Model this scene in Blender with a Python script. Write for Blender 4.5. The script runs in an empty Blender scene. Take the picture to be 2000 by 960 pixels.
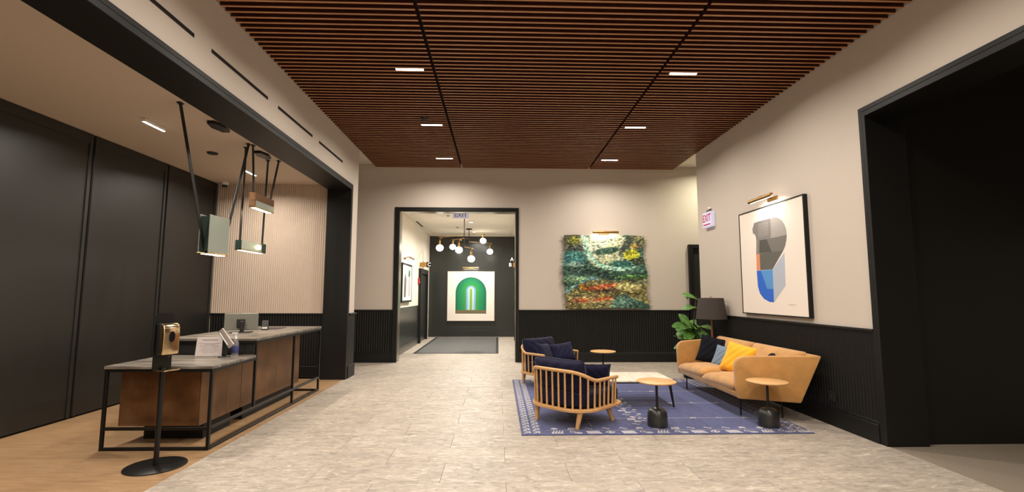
import bpy, bmesh, math, random
from mathutils import Vector, Matrix
from math import pi, sin, cos, radians
random.seed(7)
S = bpy.context.scene
COL = S.collection

# ------------------------------------------------------------------ camera
cam_d = bpy.data.cameras.new('camera')
cam = bpy.data.objects.new('camera', cam_d); COL.objects.link(cam)
cam_d.sensor_width = 36.0
cam_d.lens = 36.0 * 940.0 / 2000.0
cam_d.shift_y = 0.0005
cam_d.clip_start = 0.05
AX = [[0.9995586894, 0.0049600762, 0.0292886344],
      [-0.0296325664, 0.0973641468, 0.9948075864],
      [0.0020826585, -0.9952364647, 0.0974681587]]
cam.matrix_world = Matrix(((AX[0][0], -AX[0][1], -AX[0][2], 0),
                           (AX[1][0], -AX[1][1], -AX[1][2], 0),
                           (AX[2][0], -AX[2][1], -AX[2][2], 1.6), (0, 0, 0, 1)))
S.camera = cam
# ------------------------------------------------------------------ world, exposure
w = bpy.data.worlds.new('world'); S.world = w; w.use_nodes = True
w.node_tree.nodes['Background'].inputs[0].default_value = (0.02, 0.022, 0.03, 1)
w.node_tree.nodes['Background'].inputs[1].default_value = 0.2
S.view_settings.view_transform = 'Standard'
S.view_settings.look = 'None'
S.view_settings.gamma = 1.0
S.view_settings.use_curve_mapping = False
S.view_settings.exposure = 0.0
LOBBY_W, RECEP_W, CORR_W, PIC_W, RECESS_W = 54.0, 42.0, 98.0, 3.6, 56.0
WARM = (1.0, 0.915, 0.815); NEUT = (1.0, 0.95, 0.87)

# ------------------------------------------------------------------ helpers
def srgb(r, g, b):
    f = lambda c: (c/255/12.92) if c/255 <= 0.04045 else ((c/255+0.055)/1.055)**2.4
    return (f(r), f(g), f(b), 1.0)

class Nodes:
    def __init__(s, name):
        s.m = bpy.data.materials.new(name); s.m.use_nodes = True
        s.t = s.m.node_tree; s.n = s.t.nodes; s.b = s.n['Principled BSDF']
    def add(s, t, **kw):
        nd = s.n.new(t)
        for k, v in kw.items():
            if k.startswith('i_'): nd.inputs[k[2:].replace('_', ' ')].default_value = v
            else: setattr(nd, k, v)
        return nd
    def link(s, a, b): s.t.links.new(a, b)
    def ramp(s, fac, stops, interp='LINEAR'):
        r = s.add('ShaderNodeValToRGB'); r.color_ramp.interpolation = interp
        e = r.color_ramp.elements
        while len(e) < len(stops): e.new(0.5)
        for el, (p, c) in zip(e, stops): el.position = p; el.color = c
        s.link(fac, r.inputs[0]); return r
    def coords(s, scale=(1, 1, 1), rand=False, kind='Object'):
        tc = s.add('ShaderNodeTexCoord'); mp = s.add('ShaderNodeMapping')
        mp.inputs['Scale'].default_value = scale
        s.link(tc.outputs[kind], mp.inputs['Vector'])
        if rand:
            oi = s.add('ShaderNodeObjectInfo'); mu = s.add('ShaderNodeVectorMath', operation='SCALE')
            cx = s.add('ShaderNodeCombineXYZ')
            for k in range(3): cx.inputs[k].default_value = 1.0 + k*0.7
            s.link(cx.outputs[0], mu.inputs[0])
            m2 = s.add('ShaderNodeMath', operation='MULTIPLY'); m2.inputs[1].default_value = 37.0
            s.link(oi.outputs['Random'], m2.inputs[0]); s.link(m2.outputs[0], mu.inputs['Scale'])
            s.link(mu.outputs[0], mp.inputs['Location'])
        return mp.outputs[0]
    def bump(s, h, strength=0.2, dist=0.002):
        b = s.add('ShaderNodeBump'); b.inputs['Strength'].default_value = strength
        b.inputs['Distance'].default_value = dist
        s.link(h, b.inputs['Height']); s.link(b.outputs[0], s.b.inputs['Normal'])

def setp(N, col=None, rough=0.5, metal=0.0, spec=None, sheen=None):
    if col is not None: N.b.inputs['Base Color'].default_value = col
    N.b.inputs['Roughness'].default_value = rough
    N.b.inputs['Metallic'].default_value = metal
    if spec is not None: N.b.inputs['Specular IOR Level'].default_value = spec
    if sheen: N.b.inputs['Sheen Weight'].default_value = sheen; N.b.inputs['Sheen Roughness'].default_value = 0.5

def plain(name, col, rough=0.5, metal=0.0, spec=None, nscale=60, var=0.06, bump=0.05, sheen=None):
    N = Nodes(name); setp(N, col, rough, metal, spec, sheen)
    v = N.coords(); nz = N.add('ShaderNodeTexNoise'); nz.inputs['Scale'].default_value = nscale
    nz.inputs['Detail'].default_value = 3
    N.link(v, nz.inputs['Vector'])
    a = tuple(c*(1-var) for c in col[:3]) + (1,); b = tuple(min(1, c*(1+var)) for c in col[:3]) + (1,)
    r = N.ramp(nz.outputs[0], [(0.3, a), (0.7, b)]); N.link(r.outputs[0], N.b.inputs['Base Color'])
    if bump: N.bump(nz.outputs[0], bump, 0.002)
    return N.m

def wood(name, c1, c2, scale=(3, 30, 30), rough=0.45, rand=True, bump=0.08):
    N = Nodes(name); setp(N, c1, rough)
    v = N.coords(scale, rand)
    nz = N.add('ShaderNodeTexNoise'); nz.inputs['Scale'].default_value = 1.2
    nz.inputs['Detail'].default_value = 6; nz.inputs['Roughness'].default_value = 0.65; nz.inputs['Distortion'].default_value = 0.6
    N.link(v, nz.inputs['Vector'])
    r = N.ramp(nz.outputs[0], [(0.3, c1), (0.7, c2)])
    N.link(r.outputs[0], N.b.inputs['Base Color']); N.bump(nz.outputs[0], bump, 0.001)
    return N.m

def emit(name, col, strength):
    N = Nodes(name); setp(N, (0.8, 0.8, 0.8, 1), 0.5)
    N.b.inputs['Emission Color'].default_value = col; N.b.inputs['Emission Strength'].default_value = strength
    return N.m

def glassmat(name, col, rough=0.25, trans=0.7):
    N = Nodes(name); setp(N, col, rough)
    N.b.inputs['Transmission Weight'].default_value = trans; N.b.inputs['IOR'].default_value = 1.15
    return N.m

M = {}
M['paint'] = plain('wall_paint', srgb(200, 189, 177), 0.7, nscale=90, var=0.015, bump=0.04)
M['paint_white'] = plain('ceiling_paint', srgb(222, 214, 200), 0.75, nscale=90, var=0.012, bump=0.03)
M['recep_ceil'] = plain('textured_ceiling_paint', srgb(212, 194, 174), 0.75, nscale=140, var=0.04, bump=0.3)
M['flute'] = plain('fluted_plaster', srgb(196, 178, 160), 0.6, nscale=80, var=0.02)
M['black'] = plain('black_satin_paint', srgb(14, 14, 13), 0.5, spec=0.35, nscale=40, var=0.06, bump=0.03)
M['blackpanel'] = plain('black_panel_paint', srgb(32, 31, 28), 0.48, nscale=30, var=0.06, bump=0.03)
M['corr_dark'] = plain('dark_grey_satin_paint', srgb(44, 46, 43), 0.25, nscale=20, var=0.05, bump=0.03)
M['steel'] = plain('black_steel', srgb(24, 23, 22), 0.4, 0.4, nscale=50)
M['plenum'] = plain('dark_plenum', srgb(22, 13, 9), 0.9)
M['grout'] = plain('grout', srgb(128, 117, 102), 0.8)
M['slat'] = wood('walnut_slat_dark', srgb(54, 24, 13), srgb(80, 40, 23), (2, 40, 40), 0.4)
M['slat_bottom'] = wood('pale_slat_wood', srgb(162, 108, 68), srgb(194, 140, 94), (2, 40, 40), 0.4)
M['oak'] = wood('oak', srgb(184, 136, 84), srgb(208, 164, 110), (4, 40, 40), 0.4)
M['oak_top'] = wood('oak_top', srgb(196, 148, 94), srgb(220, 176, 122), (2.5, 30, 30), 0.4)
M['plank'] = wood('floor_plank_oak', srgb(142, 110, 78), srgb(170, 138, 102), (3, 30, 30), 0.4)
M['navy'] = plain('navy_velvet', srgb(22, 22, 48), 0.85, spec=0.15, nscale=35, var=0.15, bump=0.3, sheen=0.08)
M['black_cloth'] = plain('black_cloth', srgb(17, 18, 26), 0.9, spec=0.15, nscale=120, var=0.2, bump=0.4)
M['bluegrey'] = plain('blue_grey_cloth', srgb(112, 130, 146), 0.9, nscale=120, var=0.1, bump=0.4)
M['yellow'] = plain('yellow_cloth', srgb(240, 172, 22), 0.85, nscale=100, var=0.1, bump=0.5, sheen=0.2)
M['camel'] = plain('camel_velvet', srgb(190, 138, 72), 0.7, nscale=9, var=0.09, bump=0.15, sheen=0.35)
M['brass'] = plain('aged_brass', srgb(182, 142, 84), 0.3, 1.0, nscale=20)
M['chrome'] = plain('warm_chrome', srgb(214, 190, 150), 0.15, 1.0, nscale=8)
M['paper'] = plain('art_paper', srgb(232, 222, 210), 0.8, nscale=200, var=0.01)
M['white'] = plain('white_plastic', srgb(230, 230, 228), 0.45, var=0.01)
M['greyplastic'] = plain('grey_plastic', srgb(112, 112, 104), 0.45, var=0.02)
M['darkplastic'] = plain('dark_plastic', srgb(28, 28, 30), 0.45, var=0.03)
M['lampshade'] = plain('charcoal_linen', srgb(62, 56, 52), 0.9, nscale=150, var=0.1, bump=0.3)
M['walnut'] = wood('walnut_pole', srgb(128, 76, 44), srgb(160, 104, 64), (30, 30, 3), 0.4)
M['dark_marble'] = plain('black_marble', srgb(38, 38, 37), 0.3, nscale=9, var=0.25, bump=0.15)
M['mat'] = plain('charcoal_mat', srgb(84, 84, 82), 0.95, nscale=250, var=0.25, bump=0.5)
M['rubber'] = plain('black_rubber', srgb(22, 22, 22), 0.8)
M['red'] = plain('red_plastic', srgb(170, 30, 30), 0.5)
M['bark'] = plain('bark', srgb(84, 66, 48), 0.9)
M['lens'] = emit('light_lens', (1.0, 0.94, 0.84, 1), 9.0)
M['globe'] = emit('opal_globe', (1.0, 0.9, 0.74, 1), 8.0)
M['glow'] = emit('pendant_glow', (1.0, 0.78, 0.5, 1), 9.0)
M['glass_green'] = glassmat('green_frosted_glass', srgb(196, 204, 192), 0.35, 0.55)
M['glass_dark'] = glassmat('dark_green_glass', srgb(70, 88, 82), 0.3, 0.5)
M['acrylic'] = plain('clear_acrylic', srgb(235, 235, 235), 0.05, var=0.005, bump=0)
M['acrylic'].node_tree.nodes['Principled BSDF'].inputs['Alpha'].default_value = 0.16
M['motif'] = plain('cream_motif', srgb(214, 210, 208), 0.9, nscale=200, var=0.1)

def tile_mat():
    N = Nodes('travertine_tile'); setp(N, srgb(190, 178, 160), 0.32)
    v = N.coords((1.1, 3.0, 2.0), True)
    n1 = N.add('ShaderNodeTexNoise'); n1.inputs['Scale'].default_value = 6.5; n1.inputs['Detail'].default_value = 9
    n1.inputs['Roughness'].default_value = 0.72; n1.inputs['Distortion'].default_value = 1.2
    n2 = N.add('ShaderNodeTexNoise'); n2.inputs['Scale'].default_value = 1.6; n2.inputs['Detail'].default_value = 4
    N.link(v, n1.inputs['Vector']); N.link(v, n2.inputs['Vector'])
    r1 = N.ramp(n1.outputs[0], [(0.30, srgb(124, 114, 103)), (0.45, srgb(163, 152, 140)), (0.56, srgb(177, 166, 153)), (0.66, srgb(214, 203, 189))])
    r2 = N.ramp(n2.outputs[0], [(0.3, (0.84, 0.84, 0.84, 1)), (0.7, (1.06, 1.05, 1.03, 1))])
    mx = N.add('ShaderNodeMix', data_type='RGBA', blend_type='MULTIPLY'); mx.inputs[0].default_value = 1.0
    N.link(r1.outputs[0], mx.inputs[6]); N.link(r2.outputs[0], mx.inputs[7])
    N.link(mx.outputs[2], N.b.inputs['Base Color'])
    rr = N.ramp(n1.outputs[0], [(0.3, (0.58,)*3+(1,)), (0.7, (0.40,)*3+(1,))]); N.link(rr.outputs[0], N.b.inputs['Roughness'])
    N.bump(n1.outputs[0], 0.12, 0.002)
    return N.m
M['tile'] = tile_mat()

def counter_mat():
    N = Nodes('grey_vein_stone'); setp(N, srgb(110, 104, 96), 0.35)
    v = N.coords((1.2, 9, 6)); nz = N.add('ShaderNodeTexNoise'); nz.inputs['Scale'].default_value = 1.7
    nz.inputs['Detail'].default_value = 8; nz.inputs['Distortion'].default_value = 0.4
    N.link(v, nz.inputs['Vector'])
    r = N.ramp(nz.outputs[0], [(0.32, srgb(66, 60, 55)), (0.5, srgb(108, 101, 93)), (0.66, srgb(142, 134, 124))])
    N.link(r.outputs[0], N.b.inputs['Base Color']); return N.m
M['counter'] = counter_mat()

def bronze_mat():
    N = Nodes('aged_bronze'); setp(N, srgb(116, 84, 54), 0.42, 0.7)
    v = N.coords((1.5, 1.5, 1.5)); nz = N.add('ShaderNodeTexNoise'); nz.inputs['Scale'].default_value = 2.6
    nz.inputs['Detail'].default_value = 7
    N.link(v, nz.inputs['Vector'])
    r = N.ramp(nz.outputs[0], [(0.3, srgb(96, 68, 44)), (0.55, srgb(122, 88, 58)), (0.75, srgb(140, 106, 74))])
    N.link(r.outputs[0], N.b.inputs['Base Color'])
    r2 = N.ramp(nz.outputs[0], [(0.3, (0.36,)*3+(1,)), (0.7, (0.52,)*3+(1,))]); N.link(r2.outputs[0], N.b.inputs['Roughness'])
    return N.m
M['bronze'] = bronze_mat()

def marble_mat():
    N = Nodes('cream_marble'); setp(N, srgb(232, 220, 200), 0.3)
    v = N.coords((3, 3, 3)); nz = N.add('ShaderNodeTexNoise'); nz.inputs['Scale'].default_value = 3.2
    nz.inputs['Detail'].default_value = 9; nz.inputs['Distortion'].default_value = 1.5
    N.link(v, nz.inputs['Vector'])
    r = N.ramp(nz.outputs[0], [(0.3, srgb(196, 178, 152)), (0.5, srgb(234, 222, 204)), (0.7, srgb(244, 236, 222))])
    N.link(r.outputs[0], N.b.inputs['Base Color']); return N.m
M['marble'] = marble_mat()

def rug_mat():
    N = Nodes('indigo_rug'); setp(N, srgb(62, 68, 120), 0.95, sheen=0.15)
    v = N.coords((6, 1.2, 1)); nz = N.add('ShaderNodeTexNoise'); nz.inputs['Scale'].default_value = 3
    nz.inputs['Detail'].default_value = 8; nz.inputs['Roughness'].default_value = 0.8
    N.link(v, nz.inputs['Vector'])
    r = N.ramp(nz.outputs[0], [(0.3, srgb(50, 54, 94)), (0.7, srgb(76, 84, 130))])
    N.link(r.outputs[0], N.b.inputs['Base Color']); N.bump(nz.outputs[0], 0.4, 0.003); return N.m
M['rug'] = rug_mat()

def leaf_mat():
    N = Nodes('fig_leaf'); setp(N, srgb(60, 110, 40), 0.4)
    v = N.coords((8, 8, 8), True); nz = N.add('ShaderNodeTexNoise'); nz.inputs['Scale'].default_value = 1.5
    N.link(v, nz.inputs['Vector'])
    r = N.ramp(nz.outputs[0], [(0.3, srgb(44, 84, 34)), (0.7, srgb(92, 142, 58))])
    N.link(r.outputs[0], N.b.inputs['Base Color']); return N.m
M['leaf'] = leaf_mat()

def attr_mat(name, rough=0.9):
    N = Nodes(name); setp(N, (0.5, 0.5, 0.5, 1), rough)
    a = N.add('ShaderNodeVertexColor'); a.layer_name = 'dye'
    N.link(a.outputs['Color'], N.b.inputs['Base Color']); return N.m
M['weave'] = attr_mat('dyed_wool')

def flat(name, rgb, rough=0.75):
    if name not in M: M[name] = plain(name, srgb(*rgb), rough, nscale=150, var=0.02, bump=0)
    return M[name]

# ---- object helpers
def tag(o, label=None, cat=None, group=None, kind=None):
    if label: o['label'] = label
    if cat: o['category'] = cat
    if group: o['group'] = group
    if kind: o['kind'] = kind
    return o

def empty(name, loc=(0, 0, 0), rz=0, **kw):
    o = bpy.data.objects.new(name, None); COL.objects.link(o)
    o.location = loc; o.rotation_euler = (0, 0, rz); o.empty_display_size = 0.1
    return tag(o, **kw)

def link(name, me, mat=None, parent=None, smooth=False, **kw):
    if mat is not None and len(me.materials) == 0: me.materials.append(M[mat] if isinstance(mat, str) else mat)
    if smooth:
        for p in me.polygons: p.use_smooth = True
    o = bpy.data.objects.new(name, me); COL.objects.link(o)
    if parent is not None: o.parent = parent
    return tag(o, **kw)

class B:
    """collects shapes into one mesh"""
    def __init__(s): s.bm = bmesh.new()
    def box(s, x0, x1, y0, y1, z0, z1, bev=0.0, seg=1):
        r = bmesh.ops.create_cube(s.bm, size=1.0, matrix=Matrix.Translation(((x0+x1)/2, (y0+y1)/2, (z0+z1)/2)) @ Matrix.Diagonal((abs(x1-x0), abs(y1-y0), abs(z1-z0), 1)))
        if bev:
            es = list({e for v in r['verts'] for e in v.link_edges})
            bmesh.ops.bevel(s.bm, geom=es, offset=bev, segments=seg, affect='EDGES', profile=0.5)
        return s
    def bar(s, p, q, wx, wy, bev=0.0):
        p = Vector(p); q = Vector(q); d = q-p
        rot = d.to_track_quat('Z', 'Y').to_matrix().to_4x4()
        r = bmesh.ops.create_cube(s.bm, size=1.0, matrix=Matrix.Translation((p+q)/2) @ rot @ Matrix.Diagonal((wx, wy, d.length, 1)))
        return s
    def tube(s, p, q, r0, r1=None, n=12):
        p = Vector(p); q = Vector(q); d = q-p; r1 = r0 if r1 is None else r1
        rot = d.to_track_quat('Z', 'Y').to_matrix().to_4x4()
        bmesh.ops.create_cone(s.bm, cap_ends=True, segments=n, radius1=r0, radius2=r1, depth=d.length, matrix=Matrix.Translation((p+q)/2) @ rot)
        return s
    def lathe(s, prof, c=(0, 0, 0), n=32):
        rings = []
        for r, z in prof:
            if r < 1e-6: rings.append([s.bm.verts.new((c[0], c[1], c[2]+z))])
            else: rings.append([s.bm.verts.new((c[0]+r*cos(2*pi*k/n), c[1]+r*sin(2*pi*k/n), c[2]+z)) for k in range(n)])
        for a, b in zip(rings, rings[1:]):
            for k in range(n):
                k2 = (k+1) % n
                if len(a) == 1 and len(b) == 1: continue
                if len(a) == 1: s.bm.faces.new((a[0], b[k2], b[k]))
                elif len(b) == 1: s.bm.faces.new((a[k], a[k2], b[0]))
                else: s.bm.faces.new((a[k], a[k2], b[k2], b[k]))
        return s
    def prism(s, pts, vec, bev=0.0, seg=2):
        vec = Vector(vec)
        a = [s.bm.verts.new(p) for p in pts]; b = [s.bm.verts.new(Vector(p)+vec) for p in pts]
        fs = [s.bm.faces.new(a), s.bm.faces.new(list(reversed(b)))]; n = len(pts)
        for k in range(n): fs.append(s.bm.faces.new((a[k], b[k], b[(k+1) % n], a[(k+1) % n])))
        bmesh.ops.recalc_face_normals(s.bm, faces=fs)
        if bev:
            es = list({e for v in a+b for e in v.link_edges})
            bmesh.ops.bevel(s.bm, geom=es, offset=bev, segments=seg, affect='EDGES', profile=0.5)
        return s
    def hexa(s, lo, hi, bev=0.0, seg=2):
        """lo, hi: matching quads"""
        a = [s.bm.verts.new(p) for p in lo]; b = [s.bm.verts.new(p) for p in hi]; n = len(a)
        fs = [s.bm.faces.new(a), s.bm.faces.new(list(reversed(b)))]
        for k in range(n): fs.append(s.bm.faces.new((a[k], b[k], b[(k+1) % n], a[(k+1) % n])))
        bmesh.ops.recalc_face_normals(s.bm, faces=fs)
        if bev:
            es = list({e for v in a+b for e in v.link_edges})
            bmesh.ops.bevel(s.bm, geom=es, offset=bev, segments=seg, affect='EDGES', profile=0.5)
        return s
    def sweep(s, path, prof, closed=False):
        path = [Vector(p) for p in path]; n = len(path); rings = []
        for i, p in enumerate(path):
            if closed: t = path[(i+1) % n]-path[i-1]
            else: t = path[min(i+1, n-1)]-path[max(i-1, 0)]
            t.normalize(); side = t.cross(Vector((0, 0, 1)))
            if side.length < 1e-4: side = Vector((1, 0, 0))
            side.normalize(); up = side.cross(t)
            rings.append([s.bm.verts.new(p+side*a+up*b) for a, b in prof])
        m = len(prof); fs = []
        for i in range(n if closed else n-1):
            a = rings[i]; b = rings[(i+1) % n]
            for k in range(m): fs.append(s.bm.faces.new((a[k], a[(k+1) % m], b[(k+1) % m], b[k])))
        if not closed: fs.append(s.bm.faces.new(rings[0])); fs.append(s.bm.faces.new(list(reversed(rings[-1]))))
        bmesh.ops.recalc_face_normals(s.bm, faces=fs)
        return s
    def mesh(s, name):
        me = bpy.data.meshes.new(name); s.bm.to_mesh(me); s.bm.free(); return me
    def build(s, name, mat, parent=None, smooth=False, **kw):
        o = link(name, s.mesh(name), mat, parent, smooth, **kw)
        if smooth:
            for p in o.data.polygons: p.use_smooth = True
            try: o.data.set_sharp_from_angle(angle=radians(40))
            except Exception: pass
        return o

def circ(r, n=10, ry=None): return [(r*cos(2*pi*k/n), (ry or r)*sin(2*pi*k/n)) for k in range(n)]

def fluted(name, p0, p1, z0, z1, pitch, depth, outn, mat, parent=None, **kw):
    """ribbed sheet between plan points p0 and p1; outn = unit direction towards the room"""
    L = math.hypot(p1[0]-p0[0], p1[1]-p0[1]); nr = max(1, round(L/pitch)); k = 6
    prof = [0.0, 0.55, 0.9, 1.0, 0.9, 0.55]
    vs, fs = [], []
    tot = nr*k+1
    for i in range(tot):
        t = i/(nr*k); d = depth*prof[i % k]
        x = p0[0]+(p1[0]-p0[0])*t+outn[0]*d; y = p0[1]+(p1[1]-p0[1])*t+outn[1]*d
        vs += [(x, y, z0), (x, y, z1)]
    for i in range(tot-1): fs.append((2*i, 2*i+2, 2*i+3, 2*i+1))
    me = bpy.data.meshes.new(name); me.from_pydata(vs, [], fs)
    return link(name, me, mat, parent, True, **kw)

def area(parent, name, loc, sx, sy, power, col=WARM, rot=(0, 0, 0), spread=radians(160)):
    L = bpy.data.lights.new(name, 'AREA'); L.shape = 'RECTANGLE'; L.size = sx; L.size_y = sy
    L.energy = power; L.color = col; L.spread = spread
    o = bpy.data.objects.new(name, L); COL.objects.link(o); o.location = loc; o.rotation_euler = rot
    if parent is not None: o.parent = parent
    return o

def copy_tree(o, parent=None):
    c = o.copy(); COL.objects.link(c)
    if parent is not None: c.parent = parent
    for ch in o.children: copy_tree(ch, c)
    return c

# ------------------------------------------------------------------ dimensions (metres)
XL, XR, YB = -2.86, 4.15, 11.5
ZH = 3.66       # head of the openings
ZS = 4.53       # underside of the slats
ZC = 4.72       # white ceiling
ZW = 1.22       # wainscot cap
XLL, YRB, ZRC = -5.46, 9.40, 3.72   # reception: far left wall, rear wall, ceiling
YF = -3.5
CXL, CXR, CYB, ZCC = -2.58, 0.66, 18.22, 3.79  # corridor

# ------------------------------------------------------------------ floors
fl = B().box(XL-0.02, 6.5, YF, 11.7, -0.12, -0.004).box(-6.0, XL-0.02, 9.76, 11.7, -0.12, -0.004).box(CXL-0.1, CXR+0.1, 11.7, CYB, -0.12, -0.004).build(
    'floor', 'grout', label='beige travertine tile floor of the lobby and corridor', cat='floor', kind='structure')
TW, TL = 0.470, 1.130
tile_me = B().box(-TL/2+0.0015, TL/2-0.0015, -TW/2+0.0015, TW/2-0.0015, -0.012, 0.0, 0.001).mesh('tile')
tile_me.materials.append(M['tile'])
def cut_tile(x0, x1, y0, y1):
    if abs(x1-x0-TL) < 1e-4 and abs(y1-y0-TW) < 1e-4: me = tile_me
    else:
        hx, hy = (x1-x0)/2, (y1-y0)/2
        me = B().box(-hx+0.0015, hx-0.0015, -hy+0.0015, hy-0.0015, -0.012, 0.0, 0.001).mesh('tile'); me.materials.append(M['tile'])
    o = bpy.data.objects.new('tile', me); COL.objects.link(o); o.parent = fl
    o.location = ((x0+x1)/2, (y0+y1)/2, 0)
def lay(x0, x1, y0, y1):
    j = math.floor((y0-4.752)/TW)-1
    while 4.752+j*TW < y1:
        a, b = max(y0, 4.752+j*TW), min(y1, 4.752+(j+1)*TW)
        off = 0.078 if j % 2 == 0 else 0.078-TL/2
        if b-a > 0.02:
            i = math.floor((x0-off)/TL)-1
            while off+i*TL < x1:
                c, d = max(x0, off+i*TL), min(x1, off+(i+1)*TL)
                if d-c > 0.02: cut_tile(c, d, a, b)
                i += 1
        j += 1
lay(XL, XR, 2.6, 9.76)
lay(XL-1.6, XR+1.5, 9.76, YB+0.2)
lay(CXL, CXR, YB+0.2, CYB)
# reception floor of oak planks
fr = B().box(XLL-0.1, XL-0.02, 0.5, YRB, -0.12, -0.004).build('floor_reception', 'grout', label='oak plank floor around the reception desk', cat='floor', kind='structure')
PW = 0.19
y = 0.6; row = 0
while y < YRB-0.01:
    y1 = min(y+PW, YRB)
    x = XLL - random.random()*1.2
    while x < XL-0.001:
        x1 = x+1.5; a, b = max(x, XLL), min(x1, XL)
        if b-a > 0.03 and y1 > 3.2:
            hx, hy = (b-a)/2, (y1-y)/2
            o = B().box(-hx+0.001, hx-0.001, -hy+0.001, hy-0.001, -0.012, 0, 0.0008).build('plank', 'plank', fr); o.location = ((a+b)/2, (y+y1)/2, 0)
        x = x1
    y = y1; row += 1

# ------------------------------------------------------------------ ceilings
ce = B().box(-6.0, 6.5, YF, 11.7, ZC, ZC+0.1).build('ceiling', 'paint_white', label='white lobby ceiling with walnut slats hung below it', cat='ceiling', kind='structure')
B().box(XL+0.02, XR-0.02, 1.5, 11.08, ZS+0.10, ZS+0.13).build('backing_board', 'plenum', ce)
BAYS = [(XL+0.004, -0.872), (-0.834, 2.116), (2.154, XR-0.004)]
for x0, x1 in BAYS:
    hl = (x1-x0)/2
    me = B().box(-hl, hl, -0.016, 0.016, 0.0, 0.075, 0.0015).mesh('slat'); me.materials.append(M['slat']); me.materials.append(M['slat_bottom'])
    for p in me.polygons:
        if p.normal.z < -0.9: p.material_index = 1  # bottom faces take the paler of the two slat tones
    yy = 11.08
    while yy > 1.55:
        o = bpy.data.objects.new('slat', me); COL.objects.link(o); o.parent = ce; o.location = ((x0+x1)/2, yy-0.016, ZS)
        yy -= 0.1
for xs in (-0.853, 2.135, XL+0.6, XR-0.6, 0.6):
    B().box(xs-0.012, xs+0.012, 1.55, 11.06, ZS+0.0755, ZS+0.10).build('hanger_rail', 'plenum', ce)
B().box(XLL-0.1, XL-0.40, 0.5, YRB, ZRC, ZRC+0.1).build('ceiling_reception', 'recep_ceil', label='tan textured ceiling above the reception desk', cat='ceiling', kind='structure')
cc = B().box(CXL-0.1, CXR+0.1, 11.7, CYB, ZCC, ZCC+0.1).build('ceiling_corridor', 'paint_white', label='white ceiling of the elevator corridor', cat='ceiling', kind='structure')
B().box(CXL, CXL+0.16, 11.72, CYB-0.002, ZCC-0.03, ZCC-0.0005, 0.003).build('soffit_strip', 'paint_white', cc)
B().box(CXR-0.16, CXR, 11.72, CYB-0.002, ZCC-0.03, ZCC-0.0005, 0.003).build('soffit_strip', 'paint_white', cc)
B().box(CXL+0.16, CXR-0.16, CYB-0.16, CYB-0.002, ZCC-0.03, ZCC-0.0005, 0.003).build('soffit_strip', 'paint_white', cc)
B().box(-2.475, -2.425, 14.4, 15.6, ZCC-0.0385, ZCC-0.0305).build('air_slot', 'plenum', cc)

# ------------------------------------------------------------------ walls
# left wall, 0.43 thick, with the reception opening Y 1.2 .. 9.25
wl = B().box(XL-0.43, XL, YF, 9.76, ZH-0.02, ZC).box(XL-0.43, XL, 9.29, 9.76, 0, ZH-0.02).box(XL-0.43, XL, YF, 1.2, 0, ZH-0.02).build(
    'wall_left', 'paint', label='greige wall above the wide opening to the reception', cat='wall', kind='structure')
for a, b in ((3.20, 4.39), (4.665, 5.845), (6.125, 7.286), (7.563, 8.736)):
    B().box(XL+0.0006, XL+0.004, a, b, 3.98, 4.02, 0.001).build('air_slot', 'plenum', wl)
B().box(XL+0.0005, XL+0.022, 9.37, 9.762, 0.232, ZW-0.03).build('wainscot_panel', 'black', wl)
B().box(XL-0.01, XL+0.05, 9.37, 9.80, ZW-0.03, ZW, 0.006).build('cap_rail', 'black', wl)
B().box(XL+0.0005, XL+0.04, 9.37, 9.79, 0.0, 0.232, 0.004).build('baseboard', 'black', wl)
# right wall with its own opening Y 2.2 .. 5.22
wr = B().box(XR, XR+0.43, 5.185, 9.77, 0, ZC).box(XR, XR+0.43, YF, 2.2, 0, ZC).box(XR, XR+0.43, 2.2, 5.185, ZH-0.02, ZC).build(
    'wall_right', 'paint', label='greige wall above black wainscot beside the sofa', cat='wall', kind='structure')
fluted('fluted_panel', (XR-0.004, 5.24), (XR-0.004, 9.77), 0.232, ZW-0.03, 0.05, 0.018, (-1, 0), 'black', wr)
B().box(XR-0.035, XR+0.0, 5.235, 9.78, ZW-0.03, ZW, 0.004).build('cap_rail', 'black', wr)
B().box(XR-0.04, XR, 5.235, 9.79, 0.0, 0.20, 0.004).box(XR-0.03, XR, 5.235, 9.79, 0.2, 0.232, 0.004).build('baseboard', 'black', wr)
# rear wall with corridor doorway
wb = B().box(-6.0, -2.44, YB, YB+0.2, 0, ZC).box(0.46, 6.5, YB, YB+0.2, 0, ZC).box(-2.44, 0.46, YB, YB+0.2, ZH-0.05, ZC).build(
    'wall_back', 'paint', label='greige rear wall with the corridor doorway and woven hanging', cat='wall', kind='structure')
for a, b in ((-4.4, -2.475), (0.505, 4.60)):
    fluted('fluted_panel', (a, YB-0.004), (b, YB-0.004), 0.232, ZW-0.03, 0.055, 0.018, (0, -1), 'black', wb)
    B().box(a, b, YB-0.035, YB, ZW-0.03, ZW, 0.004).build('cap_rail', 'black', wb)
    B().box(a, b, YB-0.04, YB, 0.0, 0.20, 0.004).box(a, b, YB-0.03, YB, 0.2, 0.232, 0.004).build('baseboard', 'black', wb)
B().box(-6.2, 6.7, YF-0.2, YF, 0, ZC).build('wall_front', 'paint', label='greige wall closing the lobby behind the viewer', cat='wall', kind='structure')
B().box(6.5, 6.7, YF, 11.7, 0, ZC).build('wall_recess_right', 'paint', label='greige wall at the end of the side recess', cat='wall', kind='structure')
B().box(-6.2, -6.0, 9.76, 11.7, 0, ZC).build('wall_recess_left', 'paint', label='greige wall at the end of the side passage', cat='wall', kind='structure')
# dark vestibule behind the right opening
wv = B().box(XR+0.43, 6.5, 5.22, 5.4, 0, ZC).box(XR+0.43, 6.5, 2.0, 2.2, 0, ZC).build('wall_vestibule', 'black', label='black side walls of the vestibule past the wide opening', cat='wall', kind='structure')
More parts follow.
